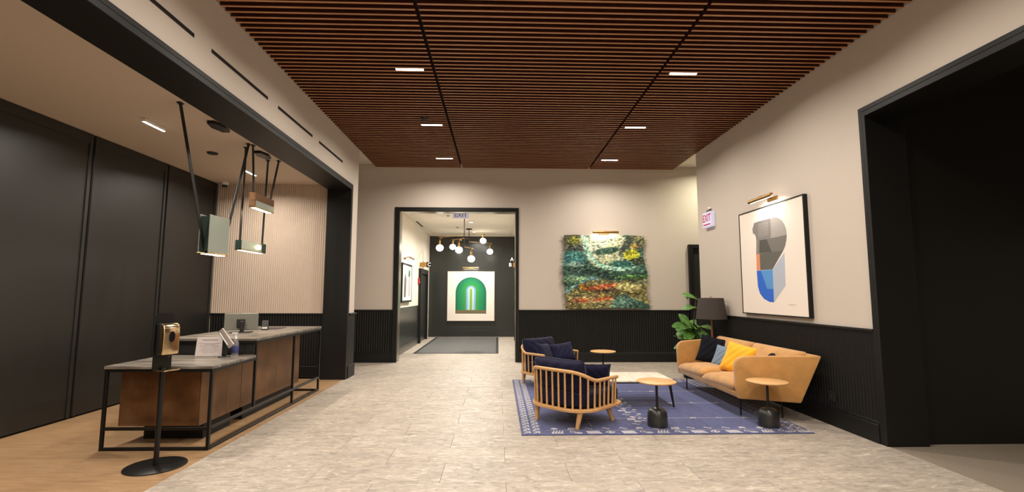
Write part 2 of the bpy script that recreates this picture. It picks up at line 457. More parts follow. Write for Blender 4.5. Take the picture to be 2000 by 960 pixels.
# reception walls
wrl = B().box(XLL-0.2, XLL-0.03, 0.3, YRB, 0, ZRC).build('wall_reception_left', 'black', label='wall of tall black panels behind the reception desk', cat='wall', kind='structure')
yy = YRB
edges = [YRB-0.02, 7.96, 6.50, 5.04, 3.58, 2.12, 0.66]
for a, b in zip(edges[1:], edges):
    p = B().box(XLL-0.03, XLL, a+0.02, b-0.02, 0.02, ZRC-0.005, 0.003).build('panel', 'blackpanel', wrl)
    B().box(XLL, XLL+0.014, a+0.02, a+0.07, 0.02, ZRC-0.006, 0.003).box(XLL, XLL+0.014, b-0.07, b-0.02, 0.02, ZRC-0.006, 0.003).box(XLL, XLL+0.0135, a+0.07, b-0.07, ZRC-0.13, ZRC-0.006, 0.003).build('panel_frame', 'blackpanel', p)
wrb = B().box(XLL-0.2, XL-0.43, YRB, 9.76, 0, ZC).build('wall_reception_back', 'paint', label='rear wall of the reception with beige fluted panel above black', cat='wall', kind='structure')
fluted('fluted_panel', (XLL+0.005, YRB-0.003), (XL-0.435, YRB-0.003), ZW, ZRC, 0.04, 0.014, (0, -1), 'flute', wrb)
fluted('lower_fluted_panel', (XLL+0.005, YRB-0.003), (XL-0.435, YRB-0.003), 0.232, ZW-0.03, 0.05, 0.016, (0, -1), 'black', wrb)
B().box(XLL, XL-0.43, YRB-0.03, YRB, ZW-0.03, ZW, 0.004).build('cap_rail', 'black', wrb)
B().box(XLL, XL-0.43, YRB-0.035, YRB, 0, 0.232, 0.004).build('baseboard', 'black', wrb)
B().box(XLL-0.2, XL-0.43, 0.3, 0.5, 0, ZRC).build('wall_reception_front', 'black', label='black wall at the near end of the reception', cat='wall', kind='structure')
# corridor walls
wcl = B().box(CXL-0.15, CXL, 11.7, CYB, 0, ZCC).build('wall_corridor_left', 'paint_white', label='pale corridor wall with a small framed picture', cat='wall', kind='structure')
B().box(CXL, CXL+0.012, 11.72, 15.78, 0.20, ZW, 0.003).build('wainscot_panel', 'corr_dark', wcl)
B().box(CXL, CXL+0.035, 11.72, 15.78, 0.0, 0.20, 0.006).build('baseboard', 'corr_dark', wcl)
wcr = B().box(CXR, CXR+0.15, 11.7, CYB, 0, ZCC).build('wall_corridor_right', 'paint_white', label='pale corridor wall with elevator doors, mostly hidden by the jamb', cat='wall', kind='structure')
B().box(CXR-0.012, CXR, 11.72, 15.4, 0.20, ZW, 0.003).build('wainscot_panel', 'corr_dark', wcr)
B().box(CXR-0.035, CXR, 11.72, 15.4, 0.0, 0.20, 0.006).build('baseboard', 'corr_dark', wcr)
wcb = B().box(CXL-0.15, CXR+0.15, CYB, CYB+0.15, 0, ZCC+0.1).build('wall_corridor_back', 'corr_dark', label='dark grey end wall of the corridor', cat='wall', kind='structure')
B().box(CXL, CXR, CYB-0.03, CYB, 0, 0.25, 0.006).box(CXL, CXR, CYB-0.018, CYB, 0.25, 0.36, 0.005).build('baseboard', 'corr_dark', wcb)
# portal casings
def portal_x(name, x_face, sgn, y0, y1, label, depth=0.43):
    """lining of an opening in a wall parallel to Y; sgn = +1 when the room lies on +X of the wall"""
    t = empty(name, (0, 0, 0), label=label, cat='trim', kind='structure')
    xo = x_face+sgn*0.03; xi = x_face-sgn*(depth+0.005)
    a, b = min(xo, xi), max(xo, xi)
    B().box(a, b, y1-0.0, y1+0.04, 0, ZH, 0.004).build('jamb', 'black', t)
    B().box(a, b, y0-0.04, y0, 0, ZH, 0.004).build('jamb', 'black', t)
    B().box(a, b, y0, y1, ZH-0.06, ZH, 0.004).build('head', 'black', t)
    c, d = min(x_face+sgn*0.0005, x_face+sgn*0.03), max(x_face+sgn*0.0005, x_face+sgn*0.03)
    B().box(c, d, y1+0.04, y1+0.09, 0, ZH+0.05, 0.003).build('casing', 'black', t)
    B().box(c, d, y0-0.09, y0-0.04, 0, ZH+0.05, 0.003).build('casing', 'black', t)
    B().box(c, d, y0-0.04, y1+0.04, ZH, ZH+0.05, 0.003).build('casing', 'black', t)
    return t
portal_x('trim_1', XL, 1, 1.2, 9.25, 'black lining and casing of the reception opening')
portal_x('trim_2', XR, -1, 2.24, 5.14, 'black lining and casing of the opening beyond the sofa')
t3 = empty('trim_3', label='black casing around the corridor doorway', cat='trim', kind='structure')
B().box(-2.47, -2.36, YB-0.03, YB+0.26, 0, ZH, 0.005).build('jamb', 'black', t3)
B().box(0.43, 0.50, YB-0.03, YB+0.26, 0, ZH, 0.005).build('jamb', 'black', t3)
B().box(-2.36, 0.43, YB-0.03, YB+0.26, ZH-0.09, ZH, 0.005).build('head', 'black', t3)
B().box(-2.359, -2.345, YB-0.0, YB+0.26, 0, ZH-0.09).box(0.416, 0.4295, YB-0.0, YB+0.26, 0, ZH-0.09).box(-2.345, 0.416, YB, YB+0.26, ZH-0.104, ZH-0.0905).build('metal_edge', plain('satin_metal', srgb(150, 145, 134), 0.3, 0.9), t3)
# black door in the recess
d1 = empty('door_1', (0, 0, 0), label='black door with black casing in the recess behind the plant', cat='door', kind='structure')
B().box(4.60, 4.70, YB-0.09, YB-0.0005, 0, 2.79, 0.005).box(5.75, 5.85, YB-0.09, YB-0.0005, 0, 2.79, 0.005).box(4.70, 5.75, YB-0.09, YB-0.0005, 2.69, 2.79, 0.005).build('casing', 'black', d1)
B().box(4.70, 5.75, YB-0.03, YB-0.001, 0, 2.69, 0.004).build('door_leaf', 'corr_dark', d1)
B().tube((5.66, YB-0.09, 1.0), (5.66, YB-0.09, 1.3), 0.012).build('pull_handle', 'steel', d1)
# elevator entrances in the corridor
for nm, xf, sg, y0, y1, lb in (('door_2', CXL, 1, 15.80, 17.45, 'black elevator entrance casing on the pale corridor wall'), ('door_3', CXR, -1, 15.42, 16.95, 'black elevator entrance casing opposite the framed picture')):
    d = empty(nm, label=lb, cat='door', kind='structure')
    q = lambda u, v: (min(xf+sg*u, xf+sg*v), max(xf+sg*u, xf+sg*v))
    a, b = q(0.0005, 0.085)
    B().box(a, b, y0, y0+0.16, 0, 2.42, 0.004).box(a, b, y1-0.16, y1, 0, 2.42, 0.004).box(a, b, y0+0.16, y1-0.16, 2.26, 2.42, 0.004).build('casing', 'black', d)
    a, b = q(0.0005, 0.02)
    ym = (y0+y1)/2
    B().box(a, b, y0+0.16, ym-0.003, 0.005, 2.26, 0.002).build('door_leaf', 'corr_dark', d)
    B().box(a, b, ym+0.003, y1-0.16, 0.005, 2.26, 0.002).build('door_leaf', 'corr_dark', d)
# ------------------------------------------------------------------ light fittings
def strip_light(x, y, z, power, label, group, sx=0.36, sy=0.032, col=WARM, along='x'):
    t = empty('ceiling_light', (x, y, z), 0 if along == 'x' else pi/2, label=label, cat='light', group=group)
    B().box(-sx/2-0.006, sx/2+0.006, -sy/2-0.006, sy/2+0.006, 0.004, 0.04, 0.002).build('housing', 'white', t)
    B().box(-sx/2, sx/2, -sy/2, sy/2, 0.0, 0.0038).build('lens', 'lens', t)
    area(t, 'lamp', (0, 0, -0.004), sx, sy, power, col)
    return t
LG = 'slim lights set between the walnut slats and added fill lights behind the viewer'
for x, y, lb in ((-1.175, 6.13, 'slim white light between the slats, nearest one over the walkway'), (-1.17, 8.23, 'slim white light between the slats, middle one over the walkway'),
                 (-1.18, 10.33, 'slim white light between the slats, farthest one over the walkway'), (2.475, 6.13, 'slim white light between the slats, nearest one over the sofa group'),
                 (2.43, 8.23, 'slim white light between the slats, middle one over the sofa group'), (2.46, 10.33, 'slim white light between the slats, farthest one over the sofa group')):
    strip_light(x, y, ZS+0.008, LOBBY_W, lb, LG)
for x, y, lb in ((-1.175, 4.03, 'slim white light between the slats above the walkway near the viewer'), (2.475, 4.03, 'slim white light between the slats above the wide opening'),
                 (-1.175, 1.93, 'slim white light between the slats beside the viewer, walkway row'), (2.475, 1.93, 'slim white light between the slats beside the viewer, sofa row')):
    strip_light(x, y, ZS+0.008, LOBBY_W, lb, LG)
for x, y, lb in ((-1.17, -0.6, 'added slim fill light on the ceiling behind the viewer, walkway row'), (2.475, -0.6, 'added slim fill light on the ceiling behind the viewer, sofa row'),
                 (-1.17, -2.4, 'added slim fill light on the ceiling near the entrance wall, walkway row'), (2.475, -2.4, 'added slim fill light on the ceiling near the entrance wall, sofa row')):
    strip_light(x, y, ZC-0.042, LOBBY_W*1.5, lb, LG)  # unseen rear lamps, added at higher power as fill for the upper walls
for y, lb in ((6.01, 'slim recessed light in the reception ceiling over the low counter'), (8.38, 'slim recessed light in the reception ceiling behind the pendants'), (3.64, 'slim recessed light in the reception ceiling near the viewer')):
    strip_light(-4.33, y, ZRC-0.0425, RECEP_W, lb, 'slim recessed lights in the reception ceiling', col=WARM, along='y')
for x, y, lb in ((-0.80, 12.9, 'round downlight in the corridor ceiling close to the doorway'), (-0.82, 14.6, 'round downlight in the corridor ceiling between the chandeliers'), (-0.84, 16.9, 'round downlight in the corridor ceiling near the end wall')):
    t = empty('downlight', (x, y, ZCC-0.03), label=lb, cat='light', group='round downlights in the corridor ceiling')
    B().lathe([(0.06, 0.0), (0.085, 0.0), (0.085, 0.028), (0.06, 0.029)], n=24).build('trim_ring', 'white', t, True)
    B().lathe([(0, 0.012), (0.06, 0.012), (0.06, 0.016), (0, 0.016)], n=24).build('lens', 'lens', t)
    area(t, 'lamp', (0, 0, -0.004), 0.12, 0.12, CORR_W, NEUT)
t = empty('downlight', (5.2, 10.6, ZC-0.03), label='round downlight in the ceiling of the recess behind the plant', cat='light')
B().lathe([(0.06, 0.0), (0.085, 0.0), (0.085, 0.028), (0.06, 0.029)], n=24).build('trim_ring', 'white', t, True)
B().lathe([(0, 0.012), (0.06, 0.012), (0.06, 0.016), (0, 0.016)], n=24).build('lens', 'lens', t)
area(t, 'lamp', (0, 0, -0.004), 0.12, 0.12, RECESS_W, (1.0, 0.95, 0.72))
# detectors and sprinklers
def disc_thing(name, x, y, z, prof, mat, label, cat, group=None):
    t = empty(name, (x, y, z), label=label, cat=cat, group=group)
    B().lathe(prof, n=24).build('body', mat, t, True)
    return t
t = disc_thing('smoke_detector', -1.24, 7.86, ZS-0.001, [(0, -0.05), (0.03, -0.05), (0.055, -0.03), (0.065, 0.0), (0.0, 0.0)], 'darkplastic', 'dark round smoke detector on the walnut slats', 'detector')
B().lathe([(0, -0.062), (0.018, -0.060), (0.02, -0.05), (0, -0.05)], n=16).build('sensor_cap', 'steel', t, True)
disc_thing('sprinkler_cover', -4.34, 7.27, ZRC, [(0, -0.02), (0.07, -0.02), (0.075, 0), (0, 0)], 'darkplastic', 'dark round sprinkler cover on the reception ceiling', 'sprinkler')
t = disc_thing('dome_camera', -5.27, 9.28, ZRC, [(0, -0.05), (0.055, -0.05), (0.07, -0.03), (0.07, 0), (0, 0)], 'white', 'white dome security camera in the reception ceiling corner', 'camera')
B().lathe([(0, -0.095), (0.025, -0.09), (0.045, -0.07), (0.05, -0.05), (0, -0.05)], n=20).build('dome', 'darkplastic', t, True)
for x, y, lb in ((-1.41, 13.5, 'small grey sprinkler head in the corridor ceiling near the exit sign'), (-1.35, 15.9, 'small grey detector disc in the corridor ceiling beside the chandelier')):
    disc_thing('ceiling_sprinkler', x, y, ZCC, [(0, -0.02), (0.04, -0.02), (0.045, 0), (0, 0)], 'greyplastic', lb, 'sprinkler')

# picture lights: bar on an arm from a round wall plate; local -Y is away from the wall
def picture_light(loc, rz, L, power, label, reach=0.2, metal='brass'):
    t = empty('picture_light', loc, rz, label=label, cat='lamp')
    B().box(-0.13, 0.13, -0.016, -0.0008, -0.03, 0.03, 0.006).build('wall_plate', metal, t)
    B().sweep([(0, -0.012, 0.0), (0, -0.06, 0.035), (0, -reach*0.65, 0.045), (0, -reach, 0.03)], circ(0.011, 8)).build('arm', metal, t, True)
    B().sweep([(-L/2, -reach, 0.0), (L/2, -reach, 0.0)], [(0.03*cos(a), 0.03*sin(a)) for a in [radians(v) for v in range(-70, 151, 20)]]).build('shade', metal, t, True)
    B().box(-L/2+0.012, L/2-0.012, -reach+0.012, -reach+0.022, -0.024, -0.014).build('tube_bulb', 'lens', t)
    area(t, 'lamp', (0, -reach+0.026, -0.026), L*0.92, 0.012, power, WARM, (radians(30), 0, 0), pi*0.8)
    return t
picture_light((2.56, YB, 3.06), 0, 0.62, PIC_W*0.6, 'brass picture light above the woven hanging')
picture_light((XR, 7.05, 3.035), -pi/2, 0.62, PIC_W, 'brass picture light above the large abstract print')
picture_light((-1.01, CYB, 2.56), 0, 0.60, PIC_W*0.6, 'brass picture light above the green arch picture')
picture_light((CXL, 13.35, 2.56), pi/2, 0.55, PIC_W, 'small brass picture light on the pale corridor wall')

# ------------------------------------------------------------------ framed pictures
def framed(name, loc, rz, W, H, fw, depth, frame_mat, label, paper='paper'):
    """local X = width, Z = up, -Y = out of the wall, origin bottom centre on the wall"""
    t = empty(name, loc, rz, label=label, cat='picture')
    f = B()
    f.box(-W/2, W/2, -depth, -0.001, 0, fw).box(-W/2, W/2, -depth, -0.001, H-fw, H).box(-W/2, -W/2+fw, -depth, -0.001, fw, H-fw).box(W/2-fw, W/2, -depth, -0.001, fw, H-fw)
    f.build('frame', frame_mat, t)
    B().box(-W/2+fw, W/2-fw, -depth+0.006, -0.002, fw, H-fw).build('paper', paper, t)
    return t, -depth+0.006
def inlay(parent, name, pts, y, mat, th=0.0006):
    return B().prism([(a, y, b) for a, b in pts], (0, -th, 0)).build(name, mat, parent)

# large abstract print, right wall  (width 1.735, height 1.66)
AW, AH = 1.735, 1.66
t, fy = framed('framed_print', (XR, 7.115, 1.283), -pi/2, AW, AH, 0.018, 0.06, 'black', 'large black-framed abstract print of grey and blue facets above the sofa')
A0 = [(143, 193), (553, 72), (603, 865), (175, 835)]
def art_uv(px, py):
    # invert the bilinear-perspective quad with a homography solved once
    return hom(px, py)
def solve_h(src, dst):
    rows = []; rhs = []
    for (x, y), (u, v) in zip(src, dst):
        rows.append([x, y, 1, 0, 0, 0, -u*x, -u*y]); rhs.append(u)
        rows.append([0, 0, 0, x, y, 1, -v*x, -v*y]); rhs.append(v)
    n = 8; A = [r+[b] for r, b in zip(rows, rhs)]
    for i in range(n):
        p = max(range(i, n), key=lambda k: abs(A[k][i])); A[i], A[p] = A[p], A[i]
        for k in range(n):
            if k != i:
                f = A[k][i]/A[i][i]
                A[k] = [a-f*b for a, b in zip(A[k], A[i])]
    h = [A[i][n]/A[i][i] for i in range(n)]
    return lambda x, y: ((h[0]*x+h[1]*y+h[2])/(h[6]*x+h[7]*y+1), (h[3]*x+h[4]*y+h[5])/(h[6]*x+h[7]*y+1))
hom = solve_h(A0, [(-AW/2, AH), (AW/2, AH), (AW/2, 0), (-AW/2, 0)])
facets = [
    ('ink_grey', (126, 122, 118), [(243, 250), (270, 240), (347, 222), (352, 350), (325, 355), (278, 362), (258, 366), (256, 345), (250, 326), (236, 316), (232, 290)]),
    ('ink_light_grey', (158, 152, 146), [(347, 222), (372, 214), (395, 219), (420, 238), (437, 264), (448, 297), (452, 330), (352, 350)]),
    ('ink_dark', (78, 77, 71), [(278, 362), (325, 355), (357, 437), (278, 447)]),
    ('ink_mid', (112, 109, 103), [(325, 355), (352, 350), (452, 330), (450, 362), (443, 400), (430, 432), (357, 437)]),
    ('ink_strip', (130, 126, 121), [(258, 366), (278, 362), (279, 450), (258, 453)]),
    ('ink_orange', (222, 140, 98), [(258, 453), (280, 451), (284, 555), (262, 557)]),
    ('ink_olive_grey', (94, 93, 87), [(280, 448), (357, 437), (430, 432), (363, 550), (285, 555)]),
    ('ink_sky', (84, 146, 208), [(288, 557), (364, 551), (370, 676), (330, 676)]),
    ('ink_blue', (40, 100, 204), [(262, 558), (288, 557), (330, 676), (370, 676), (374, 763), (345, 760), (310, 740), (284, 706), (270, 660)]),
    ('ink_pale_blue', (176, 184, 196), [(364, 551), (438, 442), (447, 655), (374, 763)]),
]
for nm, c, pts in facets:
    inlay(t, 'colour_facet', [art_uv(*p) for p in pts], fy-0.0002, flat(nm, c))
for k in range(9):
    a = art_uv(268+2*(k % 3), 262+k*10); b = art_uv(335-3*(k % 2), 246+k*10)
    inlay(t, 'pale_stroke', [(a[0], a[1]), (b[0], b[1]), (b[0], b[1]+0.005), (a[0], a[1]+0.005)], fy-0.001, flat('ink_stroke', (176, 172, 168)))
for k in range(7):
    a = art_uv(362, 250+k*13); b = art_uv(425+k*3, 238+k*13)
    inlay(t, 'pale_stroke', [(a[0], a[1]), (b[0], b[1]), (b[0], b[1]+0.004), (a[0], a[1]+0.004)], fy-0.001, flat('ink_stroke2', (186, 182, 178)))
sg = [(0.40+0.017*k, 0.162+0.010*((k*7) % 3)) for k in range(12)]
B().sweep([(a, fy-0.0008, b) for a, b in sg], [(0.0015, 0), (0, 0.0006), (-0.0015, 0), (0, -0.0006)]).build('pencil_signature', flat('pencil', (120, 112, 104)), t)

# green arch picture at the end of the corridor (width 1.74, height 1.83)
t, fy = framed('arch_picture', (-1.0, CYB, 0.59), 0, 1.76, 1.84, 0.03, 0.07, flat('cream_frame', (226, 214, 196)), 'white-framed picture of nested green arches on the dark corridor wall')
def arch(hw, top, bottom, n=20):
    cz = top-hw
    return [(-hw, bottom), (hw, bottom)] + [(hw*cos(pi*k/n), cz+hw*sin(pi*k/n)) for k in range(n+1)]
cols = [(8, 104, 70), (10, 118, 78), (16, 128, 80), (26, 136, 78), (40, 144, 72), (62, 150, 66)]
for k, c in enumerate(cols):
    inlay(t, 'arch_band', arch(0.575-k*0.068, 1.625-k*0.056, 0.40), fy-0.0004*(k+1), flat('arch_green_%d' % k, c))
for k, (hw, tp, c) in enumerate(((0.175, 1.30, (134, 168, 218)), (0.115, 1.25, (176, 208, 204)), (0.04, 1.19, (120, 168, 52)))):
    inlay(t, 'arch_band', arch(hw, tp, 0.40), fy-0.0004*(k+8), flat('arch_core_%d' % k, c))
inlay(t, 'ground_band', [(-0.575, 0.27), (0.575, 0.27), (0.575, 0.40), (-0.575, 0.40)], fy-0.0004, flat('arch_ground', (112, 100, 66)))
inlay(t, 'ground_band', [(-0.575, 0.27), (0.575, 0.27), (0.575, 0.285), (-0.575, 0.285)], fy-0.0009, flat('arch_ground_line', (40, 36, 26)))

# small picture, corridor left wall
t, fy = framed('small_picture', (CXL, 13.5, 1.36), pi/2, 1.40, 1.06, 0.05, 0.07, 'black', 'black-framed picture with green and grey shapes on the pale corridor wall')
inlay(t, 'green_shape', [(0.12, 0.74), (0.3, 0.68), (0.45, 0.78), (0.36, 0.9), (0.2, 0.9)], fy-0.0004, flat('pic_green', (74, 132, 96)))
inlay(t, 'grey_shape', [(0.18, 0.16), (0.42, 0.16), (0.5, 0.4), (0.32, 0.68), (0.2, 0.6)], fy-0.0004, flat('pic_grey', (170, 166, 160)))
inlay(t, 'dark_shape', [(-0.45, 0.14), (-0.18, 0.14), (-0.12, 0.62), (-0.3, 0.84), (-0.44, 0.6)], fy-0.0004, flat('pic_dark', (96, 92, 90)))

# ------------------------------------------------------------------ woven hanging
def hsh(i, j, k=0):
    n = (i*374761393+j*668265263+k*2147483647) & 0xffffffff
    n = ((n ^ (n >> 13))*1274126177) & 0xffffffff
    return ((n ^ (n >> 16)) & 0xffff)/65535.0
def sm(a, b, x):
    t_ = max(0, min(1, (x-a)/(b-a))); return t_*t_*(3-2*t_)
def ell(u, v, cx, cy, rx, ry, rot=0, soft=0.25):
    dx, dy = u-cx, v-cy; c, s = cos(rot), sin(rot)
    d = math.hypot((dx*c+dy*s)/rx, (-dx*s+dy*c)/ry); return 1-sm(1-soft, 1+soft, d)
def polyline_y(pts, u):
    for (a, b), (c, d) in zip(pts, pts[1:]):
        if a <= u <= c: return b+(d-b)*sm(0, 1, (u-a)/(c-a)) if c > a else b
    return pts[0][1] if u < pts[0][0] else pts[-1][1]
def weave_colour(u, v, i, j):
    c = [70, 104, 92]
    def over(col, a):
        for k in range(3): c[k] += (col[k]-c[k])*max(0, min(1, a))
    over((92, 96, 70), ell(u, v, 0.08, 0.08, 0.17, 0.16)); over((150, 150, 60), 0.8*ell(u, v, 0.12, 0.07, 0.07, 0.05))
    over((76, 84, 82), ell(u, v, 0.14, 0.19, 0.14, 0.05))
    over((72, 128, 128), ell(u, v, 0.1, 0.32, 0.17, 0.10)); over((150, 172, 164), 0.8*ell(u, v, 0.14, 0.405, 0.11, 0.035))
    over((206, 216, 186), ell(u, v, 0.48, 0.06, 0.27, 0.30)); over((222, 222, 172), 0.7*ell(u, v, 0.62, 0.12, 0.16, 0.14))
    over((200, 206, 170), ell(u, v, 0.55, 0.33, 0.24, 0.13))
    # pale crescent
    d = math.hypot((u-0.66)/0.43, (v-0.02)/0.455); over((170, 216, 192), (1-sm(0.045, 0.085, abs(d-0.98)))*(1 if v > 0.0 and u < 0.90 and (u < 0.66 or v > 0.4) else 0))
    over((60, 92, 80), ell(u, v, 0.53, 0.215, 0.17, 0.045, -0.12))
    over((84, 92, 84), ell(u, v, 0.78, 0.13, 0.045, 0.17, 0.5)); over((110, 112, 86), ell(u, v, 0.93, 0.07, 0.08, 0.12))
    over((204, 202, 62), ell(u, v, 0.85, 0.27, 0.105, 0.075, -0.2)); over((222, 170, 76), 0.6*ell(u, v, 0.87, 0.15, 0.05, 0.04))
    over((58, 66, 54), ell(u, v, 0.9, 0.36, 0.14, 0.05, -0.25)); over((62, 112, 104), ell(u, v, 0.72, 0.40, 0.16, 0.05))
    # dark sea
    yb = polyline_y([(0, 0.44), (0.3, 0.43), (0.5, 0.48), (0.75, 0.52), (1, 0.50)], u)
    over((56, 88, 78), sm(yb-0.02, yb+0.02, v)); over((48, 74, 70), ell(u, v, 0.25, 0.5, 0.25, 0.05)); over((92, 138, 86), ell(u, v, 0.85, 0.565, 0.25, 0.03, -0.05))
    over((108, 142, 116), ell(u, v, 0.12, 0.61, 0.18, 0.05))
    # hills
    y1 = polyline_y([(0, 0.76), (0.12, 0.68), (0.34, 0.565), (0.5, 0.60), (0.62, 0.63), (0.8, 0.60), (1, 0.58)], u)
    a = sm(y1-0.01, y1+0.015, v); over((118, 112, 74), a); over((118, 168, 176), a*(1-sm(0.02, 0.06, v-y1))*(1 if u < 0.42 else 0.1))
    over((196, 138, 48), 0.8*a*ell(u, v, 0.22, 0.70, 0.06, 0.04)); over((170, 92, 58), a*ell(u, v, 0.46, 0.71, 0.24, 0.035, -0.12))
    over((78, 60, 46), a*ell(u, v, 0.55, 0.76, 0.2, 0.02, -0.1)); over((172, 164, 110), a*ell(u, v, 0.8, 0.72, 0.18, 0.06, 0.1)); over((90, 94, 70), a*ell(u, v, 0.9, 0.63, 0.12, 0.04))
    y2 = polyline_y([(0, 0.87), (0.2, 0.82), (0.45, 0.765), (0.62, 0.83), (0.8, 0.88), (1, 0.92)], u)
    over((150, 134, 92), sm(y2-0.01, y2+0.015, v)*(1-sm(0.55, 0.65, u))); over((186, 96, 60), 0.85*ell(u, v, 0.18, 0.89, 0.1, 0.03)); over((186, 100, 62), 0.9*ell(u, v, 0.46, 0.875, 0.14, 0.025, -0.1))
    over((116, 110, 72), sm(0.93, 0.96, v)*(1-sm(0.5, 0.6, u)))
    y3 = polyline_y([(0.5, 1.0), (0.62, 0.84), (0.72, 0.79), (0.85, 0.87), (1, 0.92)], u)
    if u > 0.52: over((84, 118, 106), sm(y3-0.01, y3+0.02, v)); over((198, 178, 108), (1-sm(0.0, 0.022, abs(v-y3)))*0.7*sm(0.6, 0.7, u))
    r = hsh((i+j)//3, j//2, 1)
    f = 0.82+0.40*hsh((i-j)//3, j//2, 2)
    if r > 0.80: c = [c[0]*1.2+34, c[1]*1.2+34, c[2]*1.12+22]
    elif r < 0.16: c = [c[0]*0.55, c[1]*0.6, c[2]*0.65]
    return [max(4, min(250, x*f)) for x in c]
def make_hanging():
    t = empty('woven_hanging', (2.555, YB, 1.262), label='shaggy woven wall hanging in green, teal, yellow and rust', cat='wall hanging')
    NX, NY = 132, 116; W0, H0 = 1.99, 1.735
    vs, cs, fs = [], [], []
    for j in range(NY+1):
        for i in range(NX+1):
            u, v = i/NX, j/NY
            left = -0.975+0.03*sin(v*9)+0.045*v*0.3+0.015*hsh(j, 3); right = 0.925+0.10*v+0.03*sin(v*13+1)+0.015*hsh(j, 5)
            x = left+(right-left)*u
            z = H0*(1-v)+0.012*sin(u*11)*(1-v)-0.012*sin(u*8)*v
            fold = 0.02*sin(v*26+2.5*sin(u*4+v*3))*sm(0.35, 0.6, v)+0.014*sin(u*7+v*6)
            y_ = -0.065+fold*1.1-0.016*hsh(i, j, 9)+0.006*(((i+j) % 3)-1)
            vs.append((x, y_, z)); r = weave_colour(u, v, i, j); cs.append(srgb(*r))
    for j in range(NY):
        for i in range(NX):
            a = j*(NX+1)+i; fs.append((a, a+NX+1, a+NX+2, a+1))
    me = bpy.data.meshes.new('woven_field'); me.from_pydata(vs, [], fs)
    ca = me.color_attributes.new('dye', 'FLOAT_COLOR', 'POINT')
    for k, c in enumerate(cs): ca.data[k].color = c
    o = link('woven_field', me, 'weave', t)
    md = o.modifiers.new('thickness', 'SOLIDIFY'); md.thickness = 0.02; md.offset = 0
    # loose yarn ends down the edges
    vs, fs, cs = [], [], []
    def strand(p, q, r, col, wd=0.004):
        p, q, r = Vector(p), Vector(q), Vector(r); b = len(vs)
        for k in range(5):
            s = k/4; pt = p*(1-s)**2+q*2*s*(1-s)+r*s*s
            for dz, dy in ((wd, 0), (-wd*0.5, wd), (-wd*0.5, -wd)): vs.append((pt.x, pt.y+dy*(1-s*0.6), pt.z+dz*(1-s*0.6))); cs.append(col)
        for k in range(4):
            for m in range(3):
                a = b+3*k+m; a2 = b+3*k+(m+1) % 3; fs.append((a, a2, a2+3, a+3))
    for k in range(230):
        v = random.random(); side = random.choice((-1, 1))
        left = -0.975+0.03*sin(v*9)+0.0135*v; right = 0.925+0.10*v+0.03*sin(v*13+1)
        x = left if side < 0 else right; z = H0*(1-v); L = random.uniform(0.03, 0.11)
        c = weave_colour(0.02 if side < 0 else 0.98, v, k, k*3); c = srgb(*[x_*0.8+30 for x_ in c])
        strand((x-side*0.03, -0.06, z), (x+side*L*0.7, -0.06, z+0.01), (x+side*L, -0.045+random.uniform(-0.02, 0.02), z-random.uniform(-0.02, 0.07)), c)
    for k in range(90):
        x = random.uniform(-0.93, 1.0); c = srgb(*[random.randint(90, 150)]*3); L = random.uniform(0.0, 0.018)
        strand((x, -0.055, 0.02), (x, -0.06, 0.005), (x+random.uniform(-0.02, 0.02), -0.05, 0.0-L), c)
    me = bpy.data.meshes.new('fringe'); me.from_pydata(vs, [], fs)
    ca = me.color_attributes.new('dye', 'FLOAT_COLOR', 'POINT')
    for k, c in enumerate(cs): ca.data[k].color = c
    link('fringe', me, 'weave', t, kind='stuff')
    B().tube((-0.96, -0.03, H0-0.03), (0.92, -0.03, H0-0.03), 0.014).build('hanging_rod', 'steel', t)
make_hanging()

# ------------------------------------------------------------------ signs
def text(parent, name, body, size, loc, rot, mat, ext=0.001, sx=1.0):
    cu = bpy.data.curves.new(name, 'FONT'); cu.body = body; cu.size = size; cu.extrude = ext; cu.offset = size*0.018
    cu.align_x = 'CENTER'; cu.align_y = 'CENTER'; cu.materials.append(M[mat] if isinstance(mat, str) else mat)
    tmp = bpy.data.objects.new(name, cu); COL.objects.link(tmp)
    me = bpy.data.meshes.new_from_object(tmp.evaluated_get(bpy.context.evaluated_depsgraph_get()))
    bpy.data.objects.remove(tmp)
    o = bpy.data.objects.new(name, me); COL.objects.link(o); o.parent = parent; o.location = loc; o.rotation_euler = rot; o.scale = (sx, 1, 1)
    return o
M['exit_white'] = emit('exit_panel', (0.80, 0.76, 1.0, 1), 0.5)
M['exit_red'] = emit('exit_letters', (0.55, 0.01, 0.10, 1), 0.25)
M['exit_white'].node_tree.nodes['Principled BSDF'].inputs['Base Color'].default_value = (0.4, 0.4, 0.45, 1)
M['exit_red'].node_tree.nodes['Principled BSDF'].inputs['Base Color'].default_value = (0.4, 0.01, 0.06, 1)
t = empty('exit_sign', (XR, 9.19, 2.9), -pi/2, label='lit white exit sign with red letters on the greige wall', cat='sign')
B().box(-0.19, 0.19, -0.075, -0.001, 0, 0.29, 0.006).build('light_box', 'exit_white', t)
text(t, 'letters', 'EXIT', 0.2, (0, -0.0768, 0.17), (pi/2, 0, 0), 'exit_red', sx=0.86)
B().box(-0.15, 0.15, -0.0775, -0.0752, 0.035, 0.06).build('red_bar', 'exit_red', t)
B().box(-0.05, 0.05, -0.06, -0.001, 0.30, 0.34, 0.006).build('canopy', 'greyplastic', t)
B().lathe([(0, -0.02), (0.017, -0.012), (0.02, 0), (0.012, 0.014), (0, 0.018)], (0.06, -0.045, 0.365), 16).build('emergency_lamp', emit('red_lamp', (1.0, 0.35, 0.25, 1), 1.0), t, True)
B().box(0.05, 0.07, -0.05, -0.001, 0.33, 0.352).build('lamp_bracket', 'greyplastic', t)
t = empty('exit_sign', (-0.935, 12.0, 3.475), label='translucent exit sign hanging from the corridor ceiling behind the door head', cat='sign')
